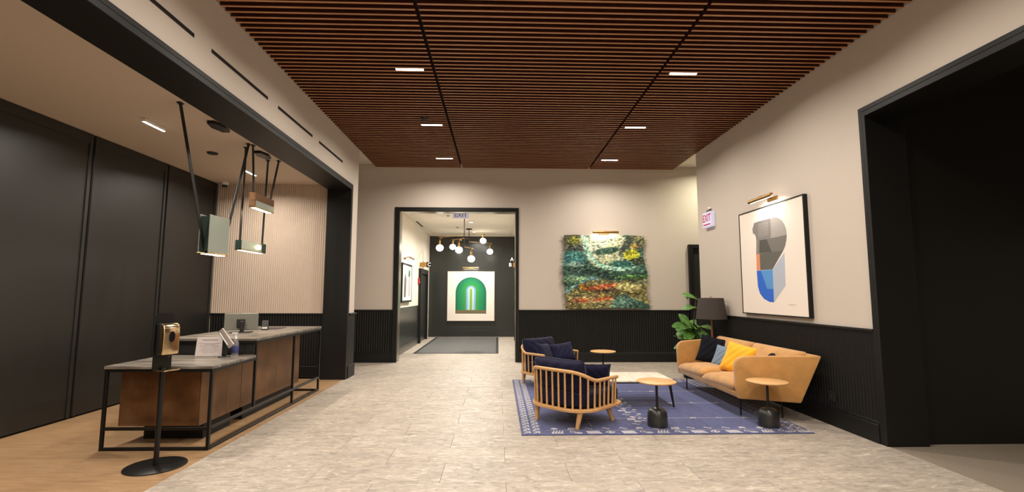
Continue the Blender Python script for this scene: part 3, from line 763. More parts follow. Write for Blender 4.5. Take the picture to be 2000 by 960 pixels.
B().box(-0.2, 0.2, -0.008, 0.008, 0, 0.16, 0.002).build('sign_panel', emit('exit_panel_pale', (0.62, 0.60, 0.85, 1), 0.35), t)
text(t, 'letters', 'EXIT', 0.13, (0, -0.0095, 0.08), (pi/2, 0, 0), flat('exit_pale_letters', (150, 140, 190)), sx=1.2)
B().box(-0.2, 0.2, -0.03, 0.03, 0.16, 0.20, 0.004).build('housing', 'greyplastic', t)
B().tube((0, 0, 0.20), (0, 0, ZCC-3.475), 0.012).build('stem', 'greyplastic', t)
def letter_sign(loc, ch, to_wall, label):
    t = empty('letter_sign', loc, label=label, cat='sign', group='elevator letter signs')
    B().box(-0.09, 0.09, -0.012, 0.012, -0.085, 0.085, 0.003).build('plate', 'black', t)
    text(t, 'letter', ch, 0.165, (0, -0.0135, 0), (pi/2, 0, 0), 'white')
    a, b = (0.09, to_wall) if to_wall > 0 else (to_wall, -0.09)
    B().box(a, b, -0.02, 0.02, -0.075, 0.075, 0.003).build('bracket', 'brass', t)
letter_sign((-2.27, 16.0, 2.55), 'C', CXL+2.27+0.0005, 'black projecting sign with white letter C')
letter_sign((0.455, 15.5, 2.70), 'A', CXR-0.455-0.0005, 'black projecting sign with white letter A')
letter_sign((0.40, 15.48, 2.52), 'B', CXR-0.40-0.0005, 'black projecting sign with white letter B')
t = empty('fire_alarm', (CXL, 15.72, 1.9), pi/2, label='red fire alarm pull station on the corridor wall', cat='alarm')
B().box(-0.05, 0.05, -0.05, -0.001, 0, 0.2, 0.006).build('case', 'red', t); B().box(-0.03, 0.03, -0.06, -0.05, 0.06, 0.09, 0.003).build('pull_bar', 'white', t)
t = empty('wall_outlet', (XR-0.03, 5.95, 0.30), -pi/2, label='small black wall outlet in the fluted wainscot beyond the sofa', cat='outlet')
B().box(-0.06, 0.06, -0.012, 0.0, 0, 0.11, 0.004).build('cover_plate', 'darkplastic', t); B().box(-0.02, 0.02, -0.015, -0.012, 0.03, 0.08, 0.002).build('socket_insert', 'rubber', t)

# ------------------------------------------------------------------ corridor chandeliers and mat
def chandelier(cx, cy, globes, label, bars):
    t = empty('globe_chandelier', (cx, cy, ZCC), label=label, cat='chandelier', group='globe chandeliers in the corridor')
    B().lathe([(0, -0.03), (0.10, -0.03), (0.105, 0), (0, 0)], n=24).build('canopy', 'steel', t, True)
    zs = [b[2] for b in bars]
    B().tube((0, 0, -0.03), (0, 0, min(zs)-0.02), 0.012).build('stem', 'steel', t)
    for p, q, z in bars:
        B().tube((p[0], p[1], z), (q[0], q[1], z+0.02), 0.006).build('arm', 'brass', t)
    for gx, gz, gy, bz in globes:
        g = B().lathe([(0.108*sin(pi*k/14) if 0 < k < 14 else 0, -0.098*cos(pi*k/14)) for k in range(15)], (gx, gy, gz), 24).build('globe', 'globe', t, True)
        B().tube((gx, gy, gz+0.09), (gx, gy, gz+0.21), 0.028).build('lamp_holder', 'brass', g)
        B().sweep([(gx, gy, gz+0.2), (gx+0.01, gy, bz-0.01), (gx+0.04, gy, bz+0.015), (gx+0.07, gy, bz-0.02)], circ(0.009, 8)).build('hook', 'brass', g, True)
chandelier(-0.96, 13.65, [(-0.755, 2.94-ZCC, 0.55, 3.24-ZCC), (-0.19, 2.88-ZCC, 0.55, 3.18-ZCC), (0.175, 2.62-ZCC, 0.55, 2.92-ZCC)], 'brass chandelier with three opal globes, nearer the doorway',
           [((0, 0), (-0.8, 0.55), 3.24-ZCC), ((0, 0), (-0.19, 0.55), 3.18-ZCC), ((0, 0), (0.175, 0.55), 2.92-ZCC)])
chandelier(-0.98, 16.25, [(-0.60, 3.22-ZCC, 0.55, 3.46-ZCC), (0.46, 3.44-ZCC, 0.55, 3.66-ZCC), (0.70, 3.06-ZCC, 0.55, 3.34-ZCC)], 'brass chandelier with three opal globes, nearer the dark end wall',
           [((0, 0), (-0.65, 0.55), 3.46-ZCC), ((0, 0), (0.5, 0.55), 3.66-ZCC), ((0, 0), (0.75, 0.55), 3.34-ZCC)])
t = empty('floor_mat', (-1.12, 15.55, 0.0), label='charcoal entrance mat with black rubber edges on the corridor floor', cat='mat')
B().box(-1.06, 1.08, -2.4, 2.4, 0.0005, 0.012, 0.002).build('mat_field', 'mat', t)
B().box(-1.14, -1.06, -2.4, 2.4, 0.0005, 0.009, 0.002).build('edge_strip', 'rubber', t); B().box(1.08, 1.15, -2.4, 2.4, 0.0005, 0.009, 0.002).build('edge_strip', 'rubber', t)

# ------------------------------------------------------------------ reception desk
FX = -2.965
t = empty('steel_desk_stand', (0, 0, 0), label='black square-tube steel frame carrying the two reception counters', cat='desk')
def tb(name, x0, y0, z0, x1, y1, z1, s=0.03):
    B().box(min(x0, x1)-s/2, max(x0, x1)+s/2, min(y0, y1)-s/2, max(y0, y1)+s/2, min(z0, z1)-s/2, max(z0, z1)+s/2, 0.002).build(name, 'steel', t)
BX = -4.03
tb('post', FX, 5.20, 0.016, FX, 5.20, 0.80); tb('post', BX, 5.20, 0.016, BX, 5.20, 0.80)
tb('post', FX, 6.10, 0.25, FX, 6.10, 1.0); tb('post', FX, 7.22, 0.016, FX, 7.22, 1.0)
tb('post', FX, 8.235, 0.016, FX, 8.235, 1.0); tb('post', BX, 8.235, 0.016, BX, 8.235, 1.0); tb('post', BX, 6.10, 0.016, BX, 6.10, 1.0)
for z in (0.0155, 0.216):
    tb('rail', FX, 5.235, z, FX, 8.20, z); tb('rail', BX+0.035, 5.20, z, FX-0.035, 5.20, z); tb('rail', BX+0.035, 8.235, z, FX-0.035, 8.235, z)
tb('rail', FX, 5.235, 0.80, FX, 6.065, 0.80); tb('rail', BX+0.035, 5.20, 0.80, FX-0.035, 5.20, 0.80)
tb('rail', FX, 6.135, 1.0, FX, 8.20, 1.0); tb('rail', BX+0.035, 8.235, 1.0, FX-0.035, 8.235, 1.0); tb('rail', BX+0.035, 6.10, 1.0, FX-0.035, 6.10, 1.0)
t = empty('countertop', (-3.5, 5.63, 0.816), label='low grey-veined stone counter at the near end of the desk', cat='countertop')
B().box(-0.552, 0.55, -0.452, 0.452, 0, 0.032, 0.004).build('slab', 'counter', t)
t = empty('countertop', (-3.5, 7.18, 1.016), label='high grey-veined stone counter carrying the monitor', cat='countertop')
B().box(-0.552, 0.55, -1.098, 1.085, 0, 0.034, 0.004).build('slab', 'counter', t)
B().box(-0.54, 0.50, -0.06, -0.045, -0.164, -0.0005).build('step_panel', 'blackpanel', t).location = (0, -1.005, 0)
def cabinet(name, x0, x1, y0, y1, z0, z1, seams, label):
    t = empty(name, ((x0+x1)/2, (y0+y1)/2, 0), label=label, cat='cabinet', group='bronze cabinets under the reception counters')
    ox, oy = (x0+x1)/2, (y0+y1)/2
    B().box(x0-ox, x1-0.02-ox, y0+0.02-oy, y1-oy, z0, z1, 0.003).build('body', 'bronze', t)
    ys = [y0]+seams+[y1]
    for a, b in zip(ys, ys[1:]): B().box(x1-0.018-ox, x1-ox, a+0.002-oy, b-0.002-oy, z0, z1, 0.002).build('front_panel', 'bronze', t)
    B().box(x0-ox, x1-0.02-ox, y0-oy, y0+0.018-oy, z0, z1, 0.002).build('end_panel', 'bronze', t)
    B().box(x0+0.1-ox, x1-0.10-ox, y0+0.25-oy, y1-0.02-oy, 0.0, z0-0.0005).build('plinth', 'black', t)
    return t
cabinet('bronze_cabinet', -4.0, -3.16, 5.36, 6.176, 0.2, 0.78, [5.86], 'bronze-faced cabinet under the low counter')
cabinet('bronze_cabinet', -4.0, -3.16, 6.18, 7.92, 0.2, 0.98, [7.1], 'bronze-faced cabinet under the high counter')

# things on the counters
ZLO, ZHI = 0.849, 1.051
t = empty('notice_holder', (-3.445, 5.94, ZLO), radians(3), label='printed notice in a clear acrylic holder on the low counter', cat='sign')
sh = B().bar((0, 0.0, 0.006), (0, 0.035, 0.225), 0.30, 0.003).build('notice_sheet', flat('notice_paper', (214, 196, 190)), t)
B().bar((0, -0.004, 0.004), (0, 0.031, 0.228), 0.306, 0.002).build('acrylic_front', 'acrylic', t)
B().box(-0.153, 0.153, -0.004, 0.07, 0, 0.004).build('foot', 'acrylic', t)
for k, (zz, hw, hh) in enumerate(((0.188, 0.09, 0.008), (0.150, 0.125, 0.003), (0.138, 0.06, 0.003), (0.120, 0.11, 0.003), (0.100, 0.08, 0.0015), (0.086, 0.1, 0.0015), (0.072, 0.09, 0.0015), (0.058, 0.1, 0.0015), (0.044, 0.07, 0.0015))):
    yy = 0.035*zz/0.22-0.0028
    B().box(-hw, hw, yy-0.0003, yy, zz-hh, zz+hh).build('print_line', flat('notice_ink', (140, 118, 112)), sh)
t = empty('scanner_stand', (-3.225, 5.88, ZLO), radians(-8), label='tilted grey tablet on a black post on the low counter', cat='tablet stand')
B().lathe([(0, 0.012), (0.06, 0.010), (0.068, 0.0), (0, 0)], n=24).build('foot', 'darkplastic', t, True)
B().box(-0.026, 0.026, -0.012, 0.012, 0.01, 0.20, 0.004).build('post', 'darkplastic', t)
B().bar((-0.05, -0.02, 0.315), (0.11, -0.03, 0.13), 0.016, 0.075).build('tablet', flat('tablet_grey', (168, 154, 148), 0.3), t)
B().bar((-0.028, -0.06, 0.285), (0.088, -0.07, 0.152), 0.010, 0.003).build('screen_edge', 'white', t)
B().tube((0, 0, 0.19), (0.03, -0.015, 0.225), 0.012).build('tilt_joint', 'darkplastic', t)
t = empty('pump_bottle', (-3.165, 6.0, ZLO), label='clear sanitizer pump bottle with blue label on the low counter', cat='bottle')
B().lathe([(0, 0), (0.036, 0), (0.038, 0.01), (0.038, 0.15), (0.03, 0.175), (0.013, 0.19), (0.013, 0.2), (0, 0.2)], n=24).build('bottle_body', 'acrylic', t, True)
B().lathe([(0.0386, 0.035), (0.0392, 0.036), (0.0392, 0.12), (0.0386, 0.121)], n=24).build('label_band', flat('label_blue', (64, 66, 120)), t, True)
p = B().lathe([(0, 0.2), (0.017, 0.2), (0.017, 0.225), (0.007, 0.228), (0.007, 0.265), (0, 0.265)], n=16).build('pump', 'white', t, True)
B().box(-0.045, 0.02, -0.009, 0.009, 0.262, 0.276, 0.003).build('nozzle', 'white', p)
t = empty('computer_monitor', (-3.615, 6.98, ZHI), radians(14), label='grey computer monitor seen from behind on the high counter', cat='monitor')
B().box(-0.215, 0.215, -0.02, 0.012, 0.03, 0.265, 0.008, 2).build('back_shell', 'greyplastic', t)
B().box(-0.205, 0.205, 0.0122, 0.0135, 0.04, 0.255).build('screen', 'darkplastic', t)
B().box(-0.05, 0.05, -0.05, -0.0202, 0.07, 0.19, 0.006).build('mount_plate', 'darkplastic', t)
B().box(0.0, 0.05, -0.085, -0.05, 0.01, 0.16, 0.006).build('stand_neck', 'darkplastic', t)
B().box(-0.12, 0.14, -0.14, 0.08, 0.0, 0.010, 0.003).build('stand_base', 'darkplastic', t)
t = empty('card_terminal', (-3.50, 7.44, ZHI), radians(20), label='small black card terminal beside the monitor', cat='terminal')
B().prism([(-0.045, -0.05, 0), (-0.045, 0.06, 0), (-0.045, 0.05, 0.13), (-0.045, 0.0, 0.14)], (0.09, 0, 0), 0.004).build('case', 'darkplastic', t)
B().box(-0.035, 0.035, -0.0535, -0.046, 0.02, 0.045).build('receipt_strip', 'white', t)
t = empty('desk_pad', (-3.50, 7.72, ZHI), label='flat dark pad on the high counter behind the card terminal', cat='desk pad')
B().box(-0.16, 0.13, -0.17, 0.17, 0, 0.006, 0.002).build('pad', flat('pad_plum', (48, 36, 44)), t)
t = empty('task_chair', (-4.42, 6.92, 0), radians(-70), label='grey-brown task chair behind the reception desk', cat='chair')
def cushion_plan(a, b, n=28, e=3.0): return [(a*math.copysign(abs(cos(2*pi*k/n))**(2/e), cos(2*pi*k/n)), b*math.copysign(abs(sin(2*pi*k/n))**(2/e), sin(2*pi*k/n))) for k in range(n)]
M['taupe'] = plain('taupe_fabric', srgb(88, 78, 72), 0.85)
B().prism([(x_, -0.24, 0.82+z_) for x_, z_ in cushion_plan(0.23, 0.28)], (0, 0.06, 0), 0.02).build('backrest', 'taupe', t, True)
B().prism([(x_, y_, 0.46) for x_, y_ in cushion_plan(0.25, 0.24)], (0, 0, 0.08), 0.02).build('seat', 'taupe', t, True)
B().box(-0.03, 0.03, -0.27, -0.242, 0.40, 0.75, 0.005).box(-0.03, 0.03, -0.27, 0, 0.40, 0.43, 0.005).build('back_support', 'darkplastic', t)
B().tube((0, 0, 0.1), (0, 0, 0.46), 0.03).build('gas_column', 'steel', t)
for k in range(5):
    a = 2*pi*k/5; lg = B().bar((0, 0, 0.11), (0.29*cos(a), 0.29*sin(a), 0.075), 0.035, 0.03).build('base_arm', 'darkplastic', t)
    B().lathe([(0, 0), (0.022, 0.006), (0.029, 0.029), (0.022, 0.052), (0, 0.058)], (0.29*cos(a), 0.29*sin(a), 0.001), 12).build('caster', 'rubber', lg, True)

# hand sanitizer stand
t = empty('sanitizer_stand', (-3.165, 4.74, 0), radians(66), label='black floor stand holding a warm chrome hand sanitizer dispenser', cat='sanitizer stand')
B().lathe([(0, 0.012), (0.245, 0.012), (0.25, 0.008), (0.25, 0.0), (0, 0)], n=48).build('base_plate', 'steel', t, True)
B().tube((0, 0, 0.012), (0, 0, 0.90), 0.022, n=20).build('pole', 'steel', t, True)
B().prism([(-0.085, 0.012, 0.86), (0.085, 0.012, 0.86), (0.085, 0.012, 1.38), (0.06, 0.012, 1.41), (-0.06, 0.012, 1.41), (-0.085, 0.012, 1.38)], (0, 0.008, 0)).build('back_plate', 'steel', t)
B().box(-0.075, 0.075, -0.14, 0.012, 0.875, 0.885, 0.003).build('drip_tray', 'chrome', t)
d = empty('dispenser', (0, 0.010, 1.02)); d.parent = t
B().box(-0.075, 0.075, -0.05, 0, 0.0, 0.295, 0.012, 3).build('back_case', 'darkplastic', d, True)
pts = [(-0.05, 0.02), (-0.075, 0.015), (-0.105, 0.0), (-0.11, 0.05), (-0.115, 0.2), (-0.108, 0.255), (-0.085, 0.288), (-0.05, 0.295)]
B().prism([(-0.078, a, b) for a, b in pts], (0.156, 0, 0), 0.012, 3).build('chrome_cover', 'chrome', d, True)
B().prism([(0.024*cos(2*pi*k/20), -0.1165, 0.17+0.05*math.copysign(abs(sin(2*pi*k/20))**0.8, sin(2*pi*k/20))) for k in range(20)], (0, -0.004, 0)).build('level_window', flat('window_dark', (18, 20, 30), 0.1), d)
B().tube((0, -0.08, 0.012), (0, -0.08, -0.02), 0.018, 0.012, 16).build('nozzle', 'darkplastic', d)

# ------------------------------------------------------------------ strap pendants in the reception
def strap(t, p, q, wd=0.052):
    p, q = Vector(p), Vector(q); d = (q-p); n = Vector((1, 0, 0)).cross(d).normalized()
    vs = [p+n*wd/2, p-n*wd/2, q-n*wd/2, q+n*wd/2]
    return B().prism([v-Vector((0.003, 0, 0)) for v in vs], (0.006, 0, 0)).build('strap', 'steel', t)
def canopy(t, x, y):
    B().prism([(x+0.09*cos(pi*k/3), y+0.2*sin(pi*k/3), ZRC-0.04) for k in range(6)], (0, 0, 0.0395), 0.004).build('canopy', 'steel', t)
# tall green glass box
t = empty('glass_pendant', (0, 0, 0), label='tall green glass box pendant hung on two slanting black straps', cat='pendant lamp', group='strap-hung pendants over the reception desk')
canopy(t, -3.55, 6.04)
x0, x1, y0, y1, z0, z1 = -3.625, -3.50, 5.90, 6.33, 2.09, 2.555
B().box(x1-0.008, x1, y0, y1, z0, z1, 0.002).build('glass_front', 'glass_green', t)
B().box(x0, x0+0.008, y0, y1, z0, z1, 0.002).build('glass_back', 'glass_green', t)
B().box(x0+0.009, x1-0.009, y0+0.01, y0+0.016, z0+0.02, z1-0.02).build('glass_end', 'glass_dark', t)
B().box(x0+0.009, x1-0.009, y1-0.016, y1-0.01, z0+0.02, z1-0.02).build('glass_end', 'glass_dark', t)
B().box(x0-0.008, x1+0.008, y0-0.008, y1+0.004, z0-0.014, z0-0.0005, 0.003).build('base_tray', 'brass', t)
B().box(x0+0.02, x1-0.02, y0+0.03, y1-0.03, z0-0.019, z0-0.0142).build('light_strip', 'glow', t)
B().box(x0+0.012, x1-0.012, y0+0.03, y1-0.03, z0+0.001, z0+0.02, 0.003).build('lamp_body', 'steel', t)
area(t, 'lamp', (-3.562, 6.115, z0-0.022), 0.08, 0.36, 5.0, (1, 0.8, 0.55))
strap(t, (-3.56, 5.31, ZRC-0.002), (-3.562, 5.935, z0+0.02)); strap(t, (-3.56, 6.80, ZRC-0.002), (-3.562, 6.30, z0+0.02))
for yy in (5.31, 6.80): B().box(-3.585, -3.535, yy-0.03, yy+0.03, ZRC-0.015, ZRC-0.0005, 0.003).build('anchor', 'steel', t)
# flat glass box
t = empty('glass_pendant', (0, 0, 0), label='low clear glass box pendant hung on two upright black straps', cat='pendant lamp', group='strap-hung pendants over the reception desk')
x0, x1, y0, y1, z0, z1 = -3.745, -3.645, 6.93, 7.63, 2.225, 2.355
B().box(x1-0.007, x1, y0, y1, z0, z1, 0.002).build('glass_front', 'glass_green', t); B().box(x0, x0+0.007, y0, y1, z0, z1, 0.002).build('glass_back', 'glass_green', t)
B().box(x0+0.008, x1-0.008, y0-0.002, y0+0.01, z0, z1, 0.002).build('glass_end', 'glass_dark', t); B().box(x0+0.008, x1-0.008, y1-0.01, y1+0.002, z0, z1, 0.002).build('glass_end', 'glass_dark', t)
B().box(x0-0.004, x1+0.004, y0, y1, z0-0.012, z0-0.0005, 0.003).build('base_tray', 'brass', t)
B().box(x0+0.015, x1-0.015, y0+0.05, y1-0.05, z0-0.016, z0-0.0122).build('light_strip', 'glow', t)
B().box(x1+0.0005, x1+0.007, y1-0.12, y1+0.002, z0-0.005, z1+0.005, 0.002).build('end_clip', 'glass_dark', t)
B().lathe([(0.042*sin(pi*k/12) if 0 < k < 12 else 0, -0.042*cos(pi*k/12)) for k in range(13)], (-3.695, 7.50, 2.30), 20).build('bulb', 'globe', t, True)
area(t, 'lamp', (-3.695, 7.28, z0-0.019), 0.06, 0.55, 4.0, (1, 0.8, 0.55))
strap(t, (-3.69, 6.98, ZRC-0.002), (-3.69, 6.96, z0+0.03)); strap(t, (-3.69, 7.66, ZRC-0.002), (-3.69, 7.60, z0+0.03))
for yy in (6.98, 7.66): B().box(-3.715, -3.665, yy-0.03, yy+0.03, ZRC-0.015, ZRC-0.0005, 0.003).build('anchor', 'steel', t)
# bronze box
t = empty('bronze_pendant', (0, 0, 0), label='bronze and glass wedge pendant, highest of the three over the desk', cat='pendant lamp', group='strap-hung pendants over the reception desk')
canopy(t, -3.60, 7.30)
x0, x1, y0, y1, z0, z1 = -3.575, -3.485, 6.92, 7.50, 2.84, 3.045
B().prism([(x0, y0, z1-0.115), (x0, y1, z1-0.115), (x0, y1, z1-0.01), (x0, y0, z1)], (x1-x0, 0, 0), 0.003).build('bronze_cover', 'bronze', t)
B().box(x1-0.006, x1, y0+0.02, y1, z0, z1-0.116, 0.001).build('glass_front', 'glass_green', t); B().box(x0, x0+0.006, y0+0.02, y1, z0, z1-0.116, 0.001).build('glass_back', 'glass_green', t)
B().box(x0, x1, y0, y0+0.018, z0, z1-0.116, 0.002).build('end_plate', 'bronze', t)
B().box(x0-0.004, x1+0.004, y0, y1, z0-0.012, z0-0.0005, 0.002).build('base_tray', 'brass', t)
B().box(x0+0.012, x1-0.012, y0+0.05, y1-0.05, z0-0.016, z0-0.0122).build('light_strip', 'glow', t)
area(t, 'lamp', (-3.53, 7.21, z0-0.019), 0.06, 0.45, 5.0, (1, 0.8, 0.55))
strap(t, (-3.53, 6.86, ZRC-0.002), (-3.53, 6.95, z1-0.01)); strap(t, (-3.53, 7.68, ZRC-0.002), (-3.53, 7.46, z1-0.02))
for yy in (6.86, 7.68): B().box(-3.555, -3.505, yy-0.03, yy+0.03, ZRC-0.015, ZRC-0.0005, 0.003).build('anchor', 'steel', t)
#@@FURN
# ------------------------------------------------------------------ lounge: rug
RX0, RX1, RY0, RY1 = 0.28, 3.67, 5.63, 9.15
t = empty('patterned_rug', ((RX0+RX1)/2, (RY0+RY1)/2, 0.0), label='indigo rug with cream tribal motifs under the lounge seats', cat='rug')
hx, hy = (RX1-RX0)/2, (RY1-RY0)/2
RZ = 0.010
B().box(-hx, hx, -hy, hy, 0.0005, RZ, 0.003).build('rug_field', 'rug', t)
mv, mf = [], []
def stroke(p, q, wd=0.008):
    (a, b), (c, d) = p, q; L = math.hypot(c-a, d-b)
    if L < 1e-6: return
    nx, ny = -(d-b)/L*wd/2, (c-a)/L*wd/2; k = len(mv); z = RZ+0.0006
    mv.extend([(a+nx, b+ny, z), (a-nx, b-ny, z), (c-nx, d-ny, z), (c+nx, d+ny, z)]); mf.append((k, k+1, k+2, k+3))
def poly(pts, wd=0.008, closed=False):
    for p, q in zip(pts, pts[1:]): stroke(p, q, wd)
    if closed: stroke(pts[-1], pts[0], wd)
def ring(cx, cy, rx, ry, n=10, wd=0.009): poly([(cx+rx*cos(2*pi*k/n), cy+ry*sin(2*pi*k/n)) for k in range(n)], wd, True)
rg = random.Random(3)
def glyph(cx, cy, s, kind):
    if kind == 0:   # comb block
        poly([(cx-s, cy+0.5*s), (cx+s, cy+0.5*s)], 0.012)
        for k in range(6): stroke((cx-s+k*0.4*s, cy+0.45*s), (cx-s*0.7+k*0.4*s, cy-0.9*s), 0.014)
    elif kind == 1: # twin rings
        ring(cx-0.45*s, cy+0.25*s, 0.42*s, 0.4*s); ring(cx+0.5*s, cy-0.4*s, 0.6*s, 0.42*s); stroke((cx+0.2*s, cy-0.4*s), (cx+0.8*s, cy-0.4*s), 0.016)
    elif kind == 2: # hook
        poly([(cx-0.9*s, cy+0.3*s), (cx-0.4*s, cy+0.7*s), (cx, cy+0.2*s), (cx+0.4*s, cy-0.3*s), (cx+0.9*s, cy)], 0.014)
    elif kind == 3: # cross hatch
        for k in range(4): stroke((cx-s+k*0.5*s, cy-0.8*s), (cx-0.5*s+k*0.5*s, cy+0.8*s), 0.013)
        stroke((cx-s, cy+0.1*s), (cx+s, cy-0.1*s), 0.013); stroke((cx-0.8*s, cy-0.6*s), (cx+s, cy-0.6*s), 0.013)
    elif kind == 4: # diamond with dot
        poly([(cx-0.8*s, cy), (cx, cy+0.7*s), (cx+0.8*s, cy), (cx, cy-0.7*s)], 0.012, True); stroke((cx-0.2*s, cy), (cx+0.2*s, cy), 0.03)
    else:           # chevrons
        for k in range(3): poly([(cx-0.8*s, cy-0.5*s+k*0.45*s), (cx, cy+k*0.45*s), (cx+0.8*s, cy-0.5*s+k*0.45*s)], 0.011)
# front and rear borders: two staggered rows of signs, thin guide line between
for sgn in (-1, 1):
    for k in range(15):
        x = -hx+0.42+k*0.205
        glyph(x, sgn*(hy-0.09), 0.068, [3, 1, 0, 4, 0, 1][k % 6] if sgn < 0 else [0, 4, 1, 3][k % 4])
        glyph(x-0.03+0.02*rg.random(), sgn*(hy-0.235), 0.048, [4, 3, 2, 2, 2, 5][k % 6])
    stroke((-hx+0.28, sgn*(hy-0.165)), (hx-0.28, sgn*(hy-0.165)), 0.005)
# side borders: columns of zigzag diamonds
for sgn in (-1, 1):
    n = 27
    for k in range(n):
        y0 = -hy+0.05+k*(2*hy-0.1)/n; y1 = -hy+0.05+(k+1)*(2*hy-0.1)/n; ym = (y0+y1)/2
        for c in (0.07, 0.18):
            x = sgn*(hx-c); poly([(x-0.042, y0), (x+0.042, ym), (x-0.042, y1)], 0.013)
            poly([(x+0.042, y0+0.012), (x-0.042, ym+0.012)], 0.011)
            stroke((x-0.045, ym), (x-0.02, ym), 0.016)
# inner bands
cx0 = 1.55-(RX0+RX1)/2
for k in range(26):
    y = -hy+0.42+k*0.115
    glyph(cx0+0.16+0.05*(k % 2), y, 0.05, [2, 5, 3, 4][k % 4]); glyph(cx0+0.30+0.04*((k+1) % 2), y+0.04, 0.035, [4, 2][k % 2])
for yy in (-hy+0.70, -hy+1.55, -hy+2.4):
    stroke((-hx+0.35, yy), (hx-0.32, yy), 0.006)
    for k in range(9): glyph(-hx+0.55+k*0.34, yy, 0.035, [2, 3][k % 2])
stroke((-hx+0.86, -hy+0.32), (-hx+0.86, -hy+0.62), 0.006)
me = bpy.data.meshes.new('woven_motif'); me.from_pydata(mv, [], mf)
link('woven_motif', me, 'motif', t, kind='stuff', label='cream woven signs')
zr = RZ+0.0008

# ------------------------------------------------------------------ pillows
def pillow_mesh(W, Hh, T, n=22, p=0.45, pinch=0.07):
    vs, fs = [], []
    for sg in (1, -1):
        for j in range(n+1):
            for i in range(n+1):
                u, v = -1+2*i/n, -1+2*j/n
                x = W/2*u*(1-pinch*(1-v*v)); z = Hh/2*v*(1-pinch*(1-u*u))
                h = max(0, (1-u**4))**p*max(0, (1-v**4))**p
                wr = 0.010*sin(u*7+v*5)*(1-h)+0.006*sin(u*13-v*9)
                vs.append((x, sg*T/2*h+wr*h, z))
    m = (n+1)*(n+1)
    for s in range(2):
        for j in range(n):
            for i in range(n):
                a = s*m+j*(n+1)+i; q = (a, a+1, a+n+2, a+n+1); fs.append(q if s else tuple(reversed(q)))
    me = bpy.data.meshes.new('pillow'); me.from_pydata(vs, [], fs)
    bm = bmesh.new(); bm.from_mesh(me); bmesh.ops.remove_doubles(bm, verts=bm.verts, dist=0.0008); bm.to_mesh(me); bm.free()
    return me
def seam_path(W, Hh, pinch=0.07, n=16):
    P = []
    for k in range(n): v = -1+2*k/n; P.append((W/2*(1-pinch*(1-v*v)), 0, Hh/2*v))
    for k in range(n): u = 1-2*k/n; P.append((W/2*u, 0, Hh/2*(1-pinch*(1-u*u))))
    for k in range(n): v = 1-2*k/n; P.append((-W/2*(1-pinch*(1-v*v)), 0, Hh/2*v))
    for k in range(n): u = -1+2*k/n; P.append((W/2*u, 0, -Hh/2*(1-pinch*(1-u*u))))
    return P
def tubepath(path, r, name, mat, parent, closed=True):
    """thin cord along any closed path"""
    vs, fs = [], []; n = len(path); P = [Vector(p) for p in path]
    for i in range(n):
        tg = (P[(i+1) % n]-P[i-1]).normalized(); a = tg.cross(Vector((0, 1, 0))).normalized(); b = Vector((0, 1, 0))
        for k in range(6): vs.append(P[i]+a*r*cos(pi*k/3)+b*r*sin(pi*k/3))
    for i in range(n):
        for k in range(6): fs.append((i*6+k, i*6+(k+1) % 6, ((i+1) % n)*6+(k+1) % 6, ((i+1) % n)*6+k))
    me = bpy.data.meshes.new(name); me.from_pydata([tuple(v) for v in vs], [], fs)
    return link(name, me, mat, parent, True)
def pillow(loc, facing, tilt, roll, W, Hh, T, mat, label, group=None, name='throw_pillow'):
    """facing: plan direction in degrees of the front; tilt: lean back; roll: turn in its own plane"""
    t = empty(name, loc, label=label, cat='pillow', group=group)
    t.rotation_euler = (Matrix.Rotation(radians(facing)+pi/2, 3, 'Z') @ Matrix.Rotation(-radians(tilt), 3, 'X') @ Matrix.Rotation(radians(roll), 3, 'Y')).to_euler()
    link('cover', pillow_mesh(W, Hh, T, p=0.6), mat, t, True)
    tubepath(seam_path(W, Hh), 0.005, 'piping', mat, t)
    return t

# ------------------------------------------------------------------ spindle armchairs
def rr_plan(a, yb, yf, rb, rf, n=9):
    """closed rounded outline, starting at the front right corner and running back, clockwise round the rear"""
    P = []
    def arc(cx, cy, r, a0, a1):
        for k in range(n+1):
            q = a0+(a1-a0)*k/n; P.append((cx+r*cos(q), cy+r*sin(q)))
    arc(a-rf, yf-rf, rf, pi/2, 0); arc(a-rb, yb+rb, rb, 0, -pi/2); arc(-a+rb, yb+rb, rb, -pi/2, -pi); arc(-a+rf, yf-rf, rf, pi, pi/2)
    return P
def resample(P, d):
    out = [P[0]]; acc = 0
    for p, q in zip(P, P[1:]):
        L = math.hypot(q[0]-p[0], q[1]-p[1]); pos = 0
        while acc+(L-pos) >= d:
            pos += d-acc; s = pos/L; out.append((p[0]+(q[0]-p[0])*s, p[1]+(q[1]-p[1])*s)); acc = 0
        acc += L-pos
    return out
def rail_z(y): return 0.552+0.115*(1-sm(-0.42, -0.10, y))
